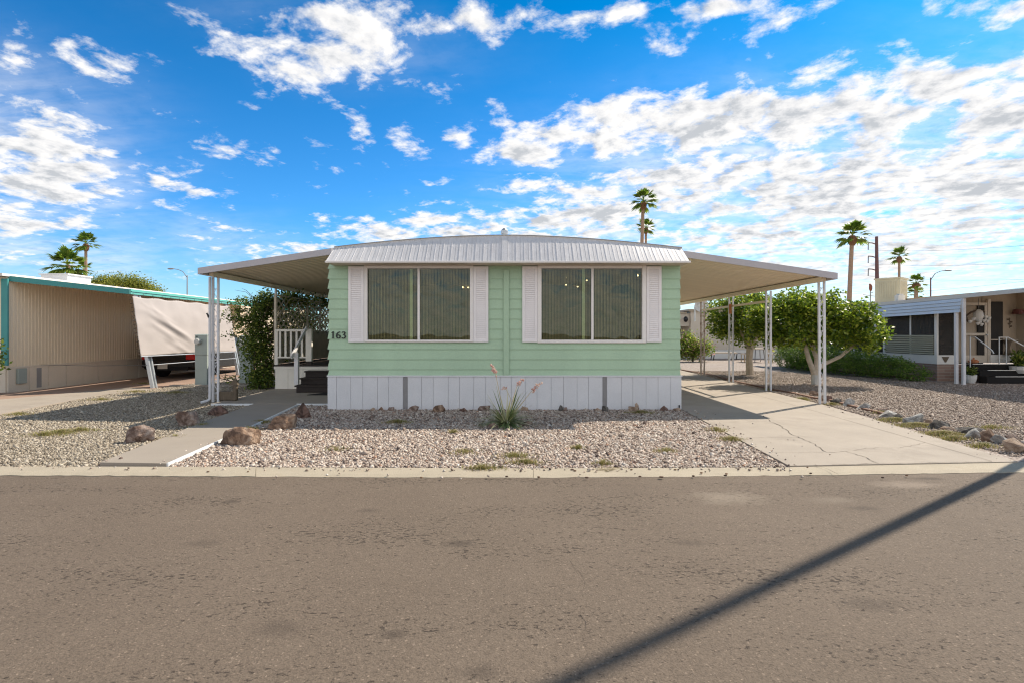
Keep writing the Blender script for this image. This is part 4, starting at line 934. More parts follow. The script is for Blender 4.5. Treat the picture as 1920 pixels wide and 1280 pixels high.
MB().hexa([(-6.36,11.94,.40),(-6.14,11.94,.39),(-6.14,12.02,.39),(-6.36,12.02,.40),(-6.25,11.96,.52),(-6.19,11.96,.54),(-6.19,12.0,.54),(-6.25,12.0,.52)]).build('head', m_oldwood, orn, bevel=.01)
tw = MB()
for q in (((-6.30,11.97,.48),(-6.42,11.95,.52),(-6.50,11.93,.62)),((-6.36,11.97,.50),(-6.44,11.97,.60),(-6.43,11.97,.68)),((-6.42,11.95,.52),(-6.54,11.95,.55),(-6.56,11.95,.64)),((-6.2,11.97,.5),(-6.22,12,.6),(-6.2,12,.66))): tw.tube(q, [.011,.008,.004], 5)
tw.build('antler', m_stem, orn)

m_rk_red = M_rock('red_brown_boulder', (.13,.08,.055), (.29,.19,.13), (.44,.32,.235))
m_rk_dk = M_rock('dark_brown_boulder', (.08,.05,.04), (.19,.115,.09), (.30,.20,.16))
m_rk_gr = M_rock('grey_brown_boulder', (.14,.09,.07), (.30,.22,.18), (.46,.38,.33))
m_rk_tan = M_rock('tan_rock', (.25,.17,.12), (.42,.31,.23), (.55,.43,.33))
m_rk_white = M_rock('pale_grey_rock', (.25,.24,.23), (.45,.44,.42), (.62,.61,.58))
m_rk_drk = M_rock('dark_grey_rock', (.05,.045,.04), (.12,.11,.10), (.26,.25,.23))
GB = 'boulders along the walkway'
def boulder(px0, px1, py0, py1, mat, seed, label, rz=0, **k):
    p = g((px0+px1)/2, py1-2); d = p.y; w = (px1-px0)*d/F; w *= .90; h = (py1-py0)*d/F*.88
    return rock('boulder', (p.x, p.y+w*.28), w, w*.7, h+.02, mat, seed, label, 'boulder', GB, rz, z=-.02, **k)
boulder(222,281,795,833, m_rk_gr, 11, 'long grey brown boulder lying in sunny gravel, farthest left of the walkway boulders', .35, peak=.15, tilt=.35)
boulder(322,367,768,802, m_rk_gr, 12, 'blocky upright grey brown boulder at the edge of the awning shadow left of the walkway', .1, peak=.1)
boulder(381,426,759,782, m_rk_dk, 23, 'rounded dark brown boulder in shade below the left awning post', 0, amp=.03)
boulder(408,483,800,838, m_rk_red, 14, 'largest red brown boulder in sun beside the right edge of the walkway', -.1, amp=.04, peak=.1)
boulder(498,556,776,808, m_rk_red, 35, 'cracked rusty boulder half in sun between the largest boulder and the pointed one', .3, peak=.2, tilt=.3)
boulder(546,583,753,787, m_rk_dk, 16, 'pointed dark brown boulder nearest the corner of the green home', .2, peak=.75)
GS = 'small rocks along the skirting'
SK = [(700,767,9,5,m_rk_tan,'tiny tan rock at the skirting, leftmost in the row'),(716,767,12,6,m_rk_red,'small pinkish rock second from the left along the skirting'),(733,767,14,6,m_rk_gr,'small greyish rock third from the left along the skirting'),
 (774,770,20,9,m_rk_gr,'grey brown rock just right of the left vent strip'),(823,772,21,11,m_rk_red,'bright rust red lumpy rock under the left window mullion'),(868,771,13,6,m_rk_dk,'small dark maroon rock under the right shutter of the left window'),(909,769,22,8,m_rk_gr,'flat mossy grey rock left of the flowering yucca'),
 (984,769,15,7,m_rk_tan,'flat tan brick like rock right of the flowering yucca'),(1052,770,10,9,m_rk_drk,'dark squarish rock at the skirting, left one of a touching pair'),(1060,771,9,7,m_rk_gr,'brown squarish rock at the skirting, right one of a touching pair'),
 (1121,770,12,5,m_rk_tan,'flat tan rock just left of the dark round rock by the right vent'),(1134,771,11,9,m_rk_drk,'dark round rock at the foot of the right vent strip'),(1187,768,19,7,m_rk_tan,'broad tan base rock under the upright tan rock'),(1244,769,15,8,m_rk_dk,'domed dark brown rock second from the right corner of the skirting'),(1269,769,13,5,m_rk_tan,'low tan rock beneath the black hose spigot at the corner'),
 (913,797,12,9,m_rk_white,'pale grey rock lying left of the yucca in gravel'),(925,801,16,7,m_rk_gr,'flat pinkish grey rock lying under the left yucca leaves'),(990,797,16,7,m_rk_gr,'brownish rock lying right of the yucca base')]
for i, (px, py, w, h, mt, lb) in enumerate(SK):
    p = g(px, py+1); d = min(p.y, 10.66); p = Vector(((px-CX)*d/F, d, 0)); rock('rock', p, w*d/F*1.1, w*d/F*.8, h*d/F*1.25+.012, mt, 40+i, lb, 'rock', GS, random.uniform(-.3,.3), pts=14, cuts=2)
p = at(1193,0,10.70); rock('rock', (p.x,10.66), .085, .07, .11, m_rk_tan, 77, 'upright tan rock leaning on top of the broad tan base rock', 'rock', GS, .3, z=.065, pts=14, cuts=2)
GE = 'rocks edging the right yard'
ED = [(1526,742,18,7,m_rk_red,'small pinkish red rock, farthest back in the edging row'),(1556,752,17,7,m_rk_dk,'dark brown rock just right of the front carport post'),(1570,757,20,8,m_rk_drk,'dark rock touching the brick edging, second right of the front carport post'),
 (1597,762,19,11,m_rk_white,'pale grey lumpy rock standing up behind the edging, leftmost of the pale ones'),(1625,768,26,9,m_rk_white,'flat white rock second of the pale rocks from the post'),(1659,774,16,6,m_rk_gr,'low grey rock between two flat pale rocks'),(1672,783,38,9,m_rk_white,'long flat pale rock above the yellow weeds'),
 (1691,788,22,9,m_rk_drk,'dark grey rock tucked between long flat pale rock and big whitish rock'),(1718,795,32,15,m_rk_white,'big whitish grey angular rock above the yellow weeds'),(1750,796,14,7,m_rk_tan,'small tan rock right of the big whitish rock'),(1768,804,32,11,m_rk_drk,'dark wedge rock with pale top beyond the weeds'),
 (1781,808,22,5,m_rk_tan,'thin flat pinkish stone in front of the dark wedge rock'),(1822,814,38,9,m_rk_drk,'long dark mossy slab behind the red brown rock'),(1826,823,29,14,m_rk_white,'grey white faceted rock left of the red brown rock'),(1857,829,34,18,m_rk_red,'red brown domed rock between two grey rocks'),
 (1884,834,28,13,m_rk_white,'pale blocky rock right of the red brown rock'),(1906,829,26,10,m_rk_gr,'low grey rock behind the large tan brown rock'),(1910,850,36,20,m_rk_tan,'large tan brown rock at the front right end of the edging row')]
for i, (px, py, w, h, mt, lb) in enumerate(ED):
    p = g(px, py); d = p.y; rock('rock', (p.x, p.y+.06), w*d/F*1.15, w*d/F*.8, h*d/F*1.3+.015, mt, 60+i, lb, 'rock', GE, random.uniform(-.4,.4), pts=14, cuts=2)
eg = MB(); pts = [g(1284,699), g(1330,704), g(1372,716), g(1440,731), g(1478,738), g(1516,747), g(1548,752), g(1588,763), g(1625,772), g(1662,782)]
pts[0] = Vector((6.9,24,0))
for a, b in zip(pts, pts[1:]):
    n = max(1, int((b-a).length/.42))
    for k in range(n): eg.bar(a.lerp(b,k/n+.01/n)+Vector((.12,0,.02)), a.lerp(b,(k+1)/n-.01/n)+Vector((.12,random.uniform(-.01,.01),.02+random.uniform(-.006,.006))), .09, .06)
tag(eg.build('brick_edging', m_edgebrick, None, (7.2,11,0), bevel=.006), 'low red brown brick edging strip along the right side of the driveway', 'edging')

# flowering yucca
yc = thing('red_yucca', 'spiky red yucca with coral flower stalks in gravel before the green home', 'yucca', (-.10, 9.0, 0))
ym = []; yf_ = []
for i in range(300):
    a = random.random()*6.283; lean = random.random()**.42; ln = .42+.30*random.random() + (.22 if lean < .35 else 0); w = .008+.007*random.random(); b = len(ym)
    ux, uy = math.cos(a), math.sin(a); x0, y0 = -.10+ux*.05*random.random(), 9.0+uy*.05*random.random(); N_ = 6
    for k in range(N_+1):
        t = k/N_; r_ = ln*t*(.25+.75*lean); z = ln*t*(1.05-.75*lean) - .55*ln*lean*t*t*(.6+.5*lean) + .015; z = max(z, .012); ww = w*(1-t**2)+.0008
        ym += [(x0+ux*r_-uy*ww, y0+uy*r_+ux*ww, z), (x0+ux*r_+uy*ww, y0+uy*r_-ux*ww, z)]
        if k: yf_.append((b+2*k-2,b+2*k-1,b+2*k+1,b+2*k))
MB().add(ym, yf_).build('leaf_rosette', m_leafyuc, yc)
for q, hd in (([(-.12,9.0,.1),(-.2,8.98,.5),(-.27,8.97,.85),(-.335,8.96,1.02)],9),([(-.08,9.0,.1),(.0,8.98,.4),(.08,8.97,.66),(.18,8.95,.79)],8),([(-.06,9.0,.1),(.10,9.0,.3),(.30,8.97,.55),(.475,8.95,.735)],8),([(-.1,9,.1),(-.02,9,.45),(-.10,9.0,.62),(-.13,9.0,.66)],2)):
    s = MB().tube(q, [.007,.006,.005,.0025], 6).build('flower_stalk', m_stalk, yc); fl = MB()
    for k in range(hd*3):
        t = .72+.28*random.random(); a, b = Vector(q[2]), Vector(q[3]); p = a.lerp(b, (t-.66)/.34) + Vector((random.gauss(0,.018),random.gauss(0,.018),random.gauss(0,.018)))
        fl.ball(p, .012+.006*random.random(), .011, .017, 6, 4)
    fl.build('blossom', m_petal, s)
# ================================================================== left neighbour
nb = thing('neighbour_home', 'long beige ribbed mobile home with teal corner trim at the left edge', 'house', (-15, 14, 0))
NX, NY0, NY1 = -13.2, 13.95, 34.0
wl = MB(); y = NY0
while y < NY1:
    wl.box(NX-.04, NX, y, y+.07, .66, 3.02); wl.box(NX-.04, NX+.012, y+.07, y+.105, .66, 3.02); y += .105
wl.box(NX-8, NX-.041, NY0, NY0+.04, .66, 3.02); wl.box(NX-.10, NX-.041, NY0+.05, NY1, .66, 3.02)
wl.build('ribbed_wall', m_beigewall, nb)
sk = MB(); y = NY0
while y < 33: sk.box(NX-.03, NX+.02+ (.004 if int(y*2)%2 else 0), y+.005, y+.60, 0, .64); y += .61
sk.box(NX-8, NX-.031, NY0-.02, NY0+.02, 0, .64); sk.box(NX-.05,NX-.031,NY0+.03,33,0,.64)
sk.build('skirting', m_beigeskirt, nb); MB().box(NX-.02,NX+.035,NY0-.03,NY1,.642,.68).box(NX-8,NX-.021,NY0-.03,NY0-.001,.642,.68).build('base_trim', m_beigeskirt, nb)
MB().box(NX-.10,NX+.07,NY0-.07,NY0-.031,.72,2.97).build('corner_trim', m_teal_shaded, nb)
MB().box(NX-8,NX+.05,NY0-.2,NY1,3.03,3.10).build('roof', m_roofwhite, nb)
MB().box(NX-8,NX-.15,NY0-.30,NY0-.205,2.94,3.045).build('front_fascia', m_teal_sunlit, nb)
MB().box(NX+.037,NX+.10,14.15,14.42,.22,.62).build('access_box', m_meter, nb, bevel=.01)
MB().box(NX+.026,NX+.032,14.78,14.93,.06,.6).build('vent_strip', m_vent, nb)
cool = MB().box(-15.9,-15.0,18.0,19.0,3.101,3.52).box(-15.95,-14.95,17.96,19.04,3.521,3.56)
tag(cool.build('rooftop_cooler', m_coolwhite, None, (-15.4,18.5,3.1)), 'low white cooler box on the roof of the beige home', 'cooler')
tag(MB().ball((-15.6,24,3.15), .5,.5,.22).build('roof_dome', m_coolwhite, None, (-15.6,24,3.1)), 'small white rounded cap on the beige home roof by the tall palm', 'roof vent')
# its carport
cp = thing('neighbour_carport', 'carport with teal fascia painted in sunlit and shaded tones on slanted posts beside the beige home', 'carport', (-11.8, 18, 0))
a0, a1, b1, b0 = Vector((-10.6,14.85,2.70)), Vector((-10.6,26,2.70)), Vector((-13.17,26,2.98)), Vector((-13.17,14.0,2.98))
up = Vector((0,0,.05)); MB().hexa([a0,a1,b1,b0,a0+up,a1+up,b1+up,b0+up]).build('roof_panel', m_awn, cp)
fz = Vector((0,0,.14)); dn = Vector((0,0,.07))
n_ = Vector((.05,0,0)); e = Vector((0,-.045,0))
MB().hexa([a0-dn+e*2,a1-dn,a1-dn+n_,a0-dn+n_+e*2,a0+fz-dn+e*2,a1+fz-dn,a1+fz-dn+n_,a0+fz-dn+n_+e*2]).box(-10.55,-10.53,14.77,26,2.70,2.72).build('side_fascia', m_teal_sunlit, cp)
MB().hexa([b0-dn+e,a0-dn+e-Vector((.002,0,0)),a0-dn-Vector((.002,0,0)),b0-dn,b0+fz-dn+e,a0+fz-dn+e-Vector((.002,0,0)),a0+fz-dn-Vector((.002,0,0)),b0+fz-dn]).build('front_fascia', m_teal_shaded, cp)
for k, y in enumerate((15.05, 19.75, 24.4)):
    pm = MB()
    for s in (0,.13): pm.bar((-10.14,y+s,0),(-10.64,y+s,2.64),.09,.05,(0,1,0))
    pm.bar((-10.14,y+.06,0),(-10.62,y+.06,2.5),.02,.10,(0,1,0)); pm.build('post', m_galv, cp)
MB().tube([(-10.30,15.0,.66),(-10.23,19.8,.64)], .012, 6).build('tie_rail', m_galv, cp)
MB().tube([(-12.9,14.6,.70),(-11.6,14.8,.66),(-10.27,15.0,.665)], .006, 5).build('tie_rope', m_wire, cp)
# shade cloth, sagging and creased, laced to the carport
def cloth(ya, yb, nu, nv):
    vs = []; fs = []
    for i in range(nu+1):
        u = i/nu; y = ya+(yb-ya)*u
        for j in range(nv+1):
            v = j/nv; zt = 2.57 - .03*math.sin(u*math.pi*5)**2 - .01*u; zb = .93 - .05*u + .03*math.sin(u*math.pi)
            z = zt+(zb-zt)*v; x = -10.46 + .30*v
            d1 = (u*4.9) ; c = v*1.65
            fold = .036*math.exp(-((c-.35-.55*max(0,d1-.5)**.8)/.10)**2)*math.exp(-((d1-1.3)/.9)**2) + .050*math.exp(-((c-.25-.75*max(0,d1-.7)**.75)/.12)**2)*math.exp(-((d1-1.5)/.8)**2) + .036*math.exp(-((c-.75-.6*max(0,d1-.6))/.10)**2)*math.exp(-((d1-1.1)/.6)**2)
            for q_ in range(5): fold += .016*math.exp(-((c-.1-.28*q_-.5*max(0,d1-.3-.1*q_)**.85)/.05)**2)*math.exp(-((d1-1.0-.22*q_)/.7)**2)
            fold += .022*noise.noise(Vector((u*9, v*5, 1))) + .05*math.sin(u*math.pi)*math.sin(v*math.pi) + .006*math.sin(u*60)*(1-v)**3
            vs.append((x + fold, y - .10*v + .03*v*math.sin(u*3), z))
    for i in range(nu):
        for j in range(nv): b = i*(nv+1)+j; fs.append((b,b+nv+1,b+nv+2,b+1))
    return vs, fs
tp = thing('shade_tarp', 'off white creased shade cloth laced to the carport, hanging over the parked car', 'tarp', (-10.4, 17, 0))
vs, fs = cloth(14.70, 19.75, 110, 40); to = MB().add(vs, fs).build('cloth', m_tarp, tp, smooth=True)
md = to.modifiers.new('thickness', 'SOLIDIFY'); md.thickness = .006
hm_ = MB()
hm_.tube([(-10.15,14.6,.925),(-10.14,19.65,.885)], .014, 6); hm_.build('hem_pole', m_galv, tp)
lc = MB()
for k in range(13): y = 14.75+k*.41; lc.tube([(-10.46,y,2.56),(-10.50,y+.02,2.66)], .007, 4)
for k in range(14): t = k/13; lc.tube([(-10.46+.3*t,14.69-.10*t,2.5-1.5*t),(-10.50+.31*t,14.64-.1*t,2.48-1.5*t)], .012, 4)
lc.build('lacing', m_stem, tp)
# parked car
car = thing('parked_car', 'black sport utility car parked under the carport behind the shade tarp', 'car', (-11.72, 20.5, 0))
X0, X1, YR = -12.66, -10.80, 18.25
body = [(YR+.10,.30),(YR,.42),(YR-.03,.62),(YR+.02,.70),(YR+.04,1.05),(YR+.16,1.16),(YR+3.3,1.14),(YR+4.3,1.02),(YR+4.62,.80),(YR+4.65,.42),(YR+4.5,.28)]
bo = MB().extr(body, 'x', X0, X1).build('body', m_car, car, bevel=.05)
gh = [(YR+.20,1.15),(YR+.42,1.62),(YR+.8,1.72),(YR+2.1,1.72),(YR+2.7,1.60),(YR+3.45,1.13)]
q = MB(); n = len(gh)
q.add([(X0+.08+(z-1.15)*.28,y,z) for y,z in gh]+[(X1-.08-(z-1.15)*.28,y,z) for y,z in gh],[tuple(range(n-1,-1,-1)),tuple(range(n,2*n))]+[(i,(i+1)%n,n+(i+1)%n,n+i) for i in range(n)])
q.build('greenhouse', m_carglass, car, bevel=.03)
for x, s in ((X0,1),(X1,-1)):
    for y in (YR+.95, YR+3.75):
        tx = x+s*.10
        w = MB().lathe([(.20,-.12),(.33,-.115),(.355,-.08),(.36,0),(.355,.08),(.33,.115),(.20,.12)], (tx,y,.36), 24, 'x').build('wheel', m_tyre, car)
        MB().lathe([(.205,-.10),(.215,-.09),(.19,-.085),(.06,-.11),(.02,-.112)] if s > 0 else [(.205,.10),(.215,.09),(.19,.085),(.06,.11),(.02,.112)], (tx-s*.012,y,.36), 20, 'x').build('rim', m_rim, w)
        MB().tube([(x-s*.006, y+.43*math.cos(t), .36+.43*math.sin(t)) for t in [R(a) for a in range(-10,191,10)]], .028, 6).build('wheel_arch', m_blackmat, car)
MB().box(X0+.03,X1-.03,YR-.085,YR+.02,.40,.645).build('rear_bumper', m_car, car, bevel=.03)
MB().box(X0+.25,X1-.25,YR-.09,YR-.05,.30,.435).build('lower_valance', m_blackmat, car)
MB().box(X1-.34,X1-.02,YR-.06,YR+.12,.66,.86).build('tail_light', m_tail, car, bevel=.02); MB().box(X0+.02,X0+.34,YR-.06,YR+.12,.66,.86).build('tail_light', m_tail, car, bevel=.02)
px_ = (308-CX)*YR/F; pz_ = H-(686-HY)*YR/F
MB().box(px_-.17,px_+.17,YR-.105,YR-.088,pz_-.085,pz_+.085).build('number_plate', m_plate, car, bevel=.006)
MB().box(px_+.55,px_+.66,YR-.012,YR+.03,.98,1.0).build('badge', m_galv, car)
# planter shrub at the left edge
ps = thing('corner_shrub', 'dark leafy shrub in a pot against the corner of the beige home', 'shrub', (-13.0, 13.1, 0))
foliage('foliage', [(-12.85,13.1,.95,.26,.3,.42,1),(-13.1,13.1,.7,.3,.3,.3,1)], 1600, .10, m_leafvine, ps, .5, .07, 14, .3)
MB().lathe([(.16,0),(.22,.36),(.24,.38),(.2,.38)], (-12.95,13.1,0), 14).build('pot', m_vent, ps)

# ================================================================== palms, lamps, far things
def palm(px, pyc, d, px_base, nf=26, fr=1.5, label='', trunk_w=.17, seed=1, dead=True, lean=0.0, skirt=1.0):
    rr = random.Random(seed); c = at(px, pyc, d); bx = (px_base-CX)*d/F
    t = thing('palm_tree', label, 'palm tree', (bx, d, 0), 'fan palms on the skyline')
    pts = [(bx+(c.x-bx)*(k/8)**1.4, d, c.z*k/8) for k in range(9)]
    MB().tube(pts, [trunk_w*(1.25-.35*k/8) for k in range(9)], 10).build('trunk', m_palmtrunk, t)
    V = []; Fs = []; DV = []; DF = []
    def frond(az, pit, ln, VV, FF, blades, spread):
        dirv = Vector((math.cos(az)*math.cos(pit), math.sin(az)*math.cos(pit), math.sin(pit)))
        side = dirv.cross(Vector((0,0,1))).normalized(); nrm = side.cross(dirv)
        base = Vector((c.x, d, c.z)); pet = ln*.45; hub = base + dirv*pet - Vector((0,0,pet*.08))
        b = len(VV); w = .022*ln; VV += [base-side*w, base+side*w, hub+side*w*.7, hub-side*w*.7]; FF.append((b,b+1,b+2,b+3))
        for k in range(blades):
            a = (k/(blades-1)-.5)*2*spread; l = ln*.62*(1-.35*abs(a/spread)**2)*(.9+.2*rr.random())
            dv = (dirv*math.cos(a)+side*math.sin(a)).normalized(); dr = Vector((0,0,-1))*l*(.10+.28*rr.random())
            bw = l*.10; pv = dv.cross(nrm).normalized()
            m1 = hub+dv*l*.55+dr*.15; tip = hub+dv*l+dr
            b = len(VV); VV += [hub-pv*bw*.5, hub+pv*bw*.5, m1+pv*bw, m1-pv*bw, tip]; FF += [(b,b+1,b+2,b+3),(b+3,b+2,b+4)]
    for i in range(nf):
        az_ = i*2.39996+rr.random()*.4; f = i/nf; pit = R(78-112*f+rr.gauss(0,9)); frond(az_, pit, fr*(.85+.3*rr.random()), V, Fs, 15, R(62))
    MB().add(V, Fs).build('crown', m_palmleaf, t)
    if dead:
        for i in range(34):
            az_ = rr.random()*6.283; frond(az_, R(-62-22*rr.random()), fr*.42*skirt*(.6+.6*rr.random()), DV, DF, 5, R(35))
        kk = MB().add(DV, DF); kk.lathe([(trunk_w*1.0,-fr*.62*skirt),(trunk_w*1.9,-fr*.42*skirt),(trunk_w*2.2,-fr*.2*skirt),(trunk_w*1.2,-.02)], (c.x,d,c.z), 9)
        kk.build('dead_frond_skirt', m_palmdead, t)
    return t
palm(161,457,70, 161, 24, 1.65, 'tall slim fan palm rising behind the beige home roof at left', .18, 3, lean=0)
palm(127,497,40, 133, 34, 1.45, 'short broad fan palm with the big crown behind the beige home roof', .16, 4, dead=False)
palm(139,525,75, 139, 16, 1.2, 'tiny distant fan palm just over the beige roof, beneath the broad palm', .15, 5, dead=False)
palm(157,505,95, 160, 10, 1.9, 'small drooping palm crown seen behind the tall slim palm trunk', .15, 15, dead=False)
palm(1206,377,55, 1200, 26, 1.5, 'tallest fan palm above the right half of the green home roof', .18, 6)
palm(1211,427,75, 1211, 22, 1.5, 'lower fan palm just behind the tallest palm above the green home roof', .17, 7)
palm(1598,442,50, 1590, 28, 1.55, 'tall leaning fan palm right of the carport awning corner', .19, 8)
palm(1686,481,80, 1686, 20, 1.6, 'slim distant fan palm above the cream rooftop cooler', .18, 9)
palm(1718,531,60, 1717, 22, 1.15, 'short thick fan palm right of the cream rooftop cooler', .2, 10)
palm(1716,552,64, 1716, 16, 1.1, 'smallest palm crown peeking over the right roof below the short thick palm', .16, 12, dead=False)
def street_lamp(px, pyt, d, side, label, mat):
    p = at(px, pyt, d); t = thing('street_lamp', label, 'street lamp', (p.x, d, 0), 'street lamps in the distance')
    MB().tube([(p.x,d,0),(p.x,d,p.z)], [.11,.07], 8).build('pole', mat, t); q = Vector((p.x,d,p.z))
    MB().tube([q-Vector((0,0,.3)), q+Vector((side*.6,0,.55)), q+Vector((side*1.3,0,.85)), q+Vector((side*2.0,0,.95))], .05, 6).build('arm', m_lampgrey, t)
    h = q+Vector((side*2.3,0,.95)); MB().ball(h, .5, .2, .12, 10, 6).build('lamp_head', m_lampgrey, t)
street_lamp(351,517,75,-1,'grey street lamp with curved arm above the carport at left', m_lampgrey)
street_lamp(1745,521,70,1,'maroon street lamp with curved arm above the right home roof', m_polemetal)
tpole = thing('transmission_pole', 'tall maroon transmission pole with three side arms behind the right home', 'utility pole', (at(1643,0,110).x,110,0))
tx = at(1643.5,0,110).x; MB().tube([(tx+.25,110,0),(tx,110,at(0,444,110).z)], [.5,.28], 10).build('pole', m_polemetal, tpole)
wires = []
for py in (458,483,507):
    z = at(0,py,110).z; am = MB().tube([(tx,110,z-.1),(tx-.9,110,z+.2),(tx-1.7,110,z+.25)], .11, 6).build('arm', m_polemetal, tpole)
    MB().tube([(tx-1.68,110,z+.2),(tx-1.72,110,z-1.2)], .10, 6).build('insulator', m_lampgrey, am); wires.append(Vector((tx-1.7,110,z-1.2)))
GW = 'power lines at right'
for k, (w, lb) in enumerate(zip(wires, ('uppermost','middle','lowest'))):
    e = at(1990,(455,489,522)[k],55); mid = (w+e)/2-Vector((0,0,1.0))
    ptsw = [w*(1-t)**2 + mid*2*t*(1-t) + e*t*t for t in [i/14 for i in range(15)]]
    tag(MB().tube(ptsw, .015, 4).build('power_line', m_wire, None, tuple(w)), lb+' thin power line sagging right from the maroon transmission pole', 'power line', GW)
for k, (a, b, lb) in enumerate(((at(1640,553,90), at(1990,520,60), 'higher of two thin lines just above the right home roof'),(at(1640,566,90), at(1990,531,60), 'lower of two thin lines just above the right home roof'))):
    mid = (a+b)/2-Vector((0,0,.4)); ptsw = [a*(1-t)**2 + mid*2*t*(1-t) + b*t*t for t in [i/10 for i in range(11)]]
    tag(MB().tube(ptsw, .013, 4).build('power_line', m_wire, None, tuple(a)), lb, 'power line', GW)
def tree(name, label, lobes, n, size, mat, base, top, tw, group=None, cl=.3, cat='tree', asp=.5):
    t = thing(name, label, cat, base, group); foliage('crown', lobes, n, size, mat, t, asp, cl, 24, .3)
    b, tp_ = Vector(base), Vector(top); m = MB().tube([b, b.lerp(tp_,.5)+Vector((.1,0,0)), tp_], [tw, tw*.8, tw*.5], 8)
    for l in lobes[:5]: m.tube([tp_, (tp_+Vector(l[:3]))/2+Vector((0,0,.2)), l[:3]], [tw*.5, tw*.3, tw*.12], 6)
    m.build('trunk', m_bark, t); return t
def lobe(px, py, d, rpx, rpy, w=1): p = at(px,py,d); return (p.x,p.y,p.z,rpx*d/F,rpx*d/F,rpy*d/F,w)
tree('desert_tree', 'yellow green desert tree over the beige roof, nearer the tall palm', [lobe(192,534,48,24,14),lobe(205,527,48,18,9),lobe(178,536,48,14,10)], 3600, .16, m_leafpv, (-36.5,48,0), (-36.5,48,4.5), .2, 'desert trees at left', .25)
tree('desert_tree', 'broad yellow green desert tree over the teal roof edge at left', [lobe(232,530,46,28,13),lobe(255,535,46,24,15),lobe(275,541,46,16,12),lobe(222,538,46,18,12)], 5600, .16, m_leafpv, (-33,46,0), (-33,46,4.2), .2, 'desert trees at left', .25)
tree('desert_tree', 'small green treetop at the right end of the trees behind the teal roof', [lobe(296,547,50,9,6),lobe(284,546,50,9,7)], 900, .16, m_leafpv, (-33.4,50,0), (-33.4,50,4.2), .15, 'desert trees at left', .2)

# ================================================================== right: white house behind, trees, hedge
wh = thing('white_house', 'low cream walled house across the gravel behind the carport', 'house', (14, 33.5, 0))
MB().box(11.2,18.2,33.4,45,.55,2.93).build('wall', m_creamwall, wh); MB().box(11.15,18.25,33.34,45,0,.53).build('skirting', m_whitepanel, wh)
MB().box(11.0,18.4,33.2,45.2,2.931,3.05).build('roof', m_tanwall, wh)
MB().box(8.0,11.19,33.6,45,2.0,2.80).build('awning_fascia', m_creamwall, wh); MB().box(7.8,11.0,33.5,45,2.801,2.88).build('awning_roof', m_tanwall, wh)
MB().box(8.0,11.19,37,37.1,0,2.0).build('porch_back_wall', m_tanwall, wh)
MB().box(10.3,10.36,33.45,33.60,2.62,2.8).ball((10.85,33.3,2.42), .14,.14,.18).build('wall_lantern', m_black, wh)
dsh = thing('satellite_dish', 'pale grey satellite dish on a short mast over the cream house roof', 'satellite dish', (10.3, 29, 0))
q = at(1303,584,29); MB().tube([(q.x,29,2.2),(q.x,29,q.z+.25)], .05, 8).build('mast', m_dishgrey, dsh)
MB().add(*(lambda P: (P, [(i, (i+1)%16, 16+(i+1)%16, 16+i) for i in range(16)]+[tuple(range(16,32))]))([Vector((q.x+.35+.42*math.cos(t), 28.9, q.z+.28+.33*math.sin(t))) for t in [i*math.pi/8 for i in range(16)]]+[Vector((q.x+.35+.2*math.cos(t), 29.06, q.z+.28+.15*math.sin(t))) for t in [i*math.pi/8 for i in range(16)]])).build('reflector', m_dishgrey, dsh)
bb = thing('bougainvillea', 'yellow green flowering bush beside the cream house behind the carport', 'bush', (10.0, 29.5, 0))
foliage('foliage', [lobe(1287,652,29.5,24,18),lobe(1308,655,29.5,20,16),lobe(1290,635,29.5,12,14),lobe(1325,650,29.5,9,17),lobe(1278,650,29.5,14,20)], 5200, .13, m_leafbush, bb, .55, .16, 20, .3)
MB().tube([(10.0,29.5,0),(10.0,29.5,.8)], .05, 6).tube([(10.4,29.5,0),(10.5,29.5,.8)], .04, 6).build('stem', m_stem, bb)
def citrus(label, base, crown, n, limbs, white_h, tw):
    t = thing('citrus_tree', label, 'tree', base, 'citrus trees in the right yard'); foliage('crown', crown, n, .115, m_leafcit, t, .52, .085, 26, .5, .6)
    m = MB(); 
    for l in limbs: m.tube(l[0], l[1], 9)
    m.build('trunk', m_bark, t)
    if white_h: MB().tube([Vector(base), Vector(base)+Vector((0,0,white_h))], [tw*1.12,tw*1.02], 10).build('whitewashed_base', m_limewash, t)
B = (8.88,19.9,0)
citrus('dark leafed citrus tree with a single pale trunk behind the carport posts', B,
    [lobe(1400,590,20,62,40),lobe(1362,592,20,36,40),lobe(1345,612,20,22,26),lobe(1430,590,20,40,46),lobe(1400,565,20,50,18),lobe(1385,625,20,46,16),lobe(1405,640,20,26,12,.5)], 12000,
    [([Vector(B),(8.84,19.9,.6),(8.9,19.9,1.15),(8.9,19.9,1.9)],[.14,.12,.13,.06]),([(8.88,19.9,1.1),(8.4,19.8,1.7),(8.0,19.8,2.2)],[.08,.05,.02]),([(8.88,19.9,1.1),(9.4,19.8,1.8),(9.6,19.8,2.2)],[.08,.05,.02]),([(8.84,19.9,.95),(8.70,19.85,1.18)],[.06,.05])], 0, .14)
B = tuple(g(1529,721))
T = lambda px, py, d=16.2: at(px, py, d)
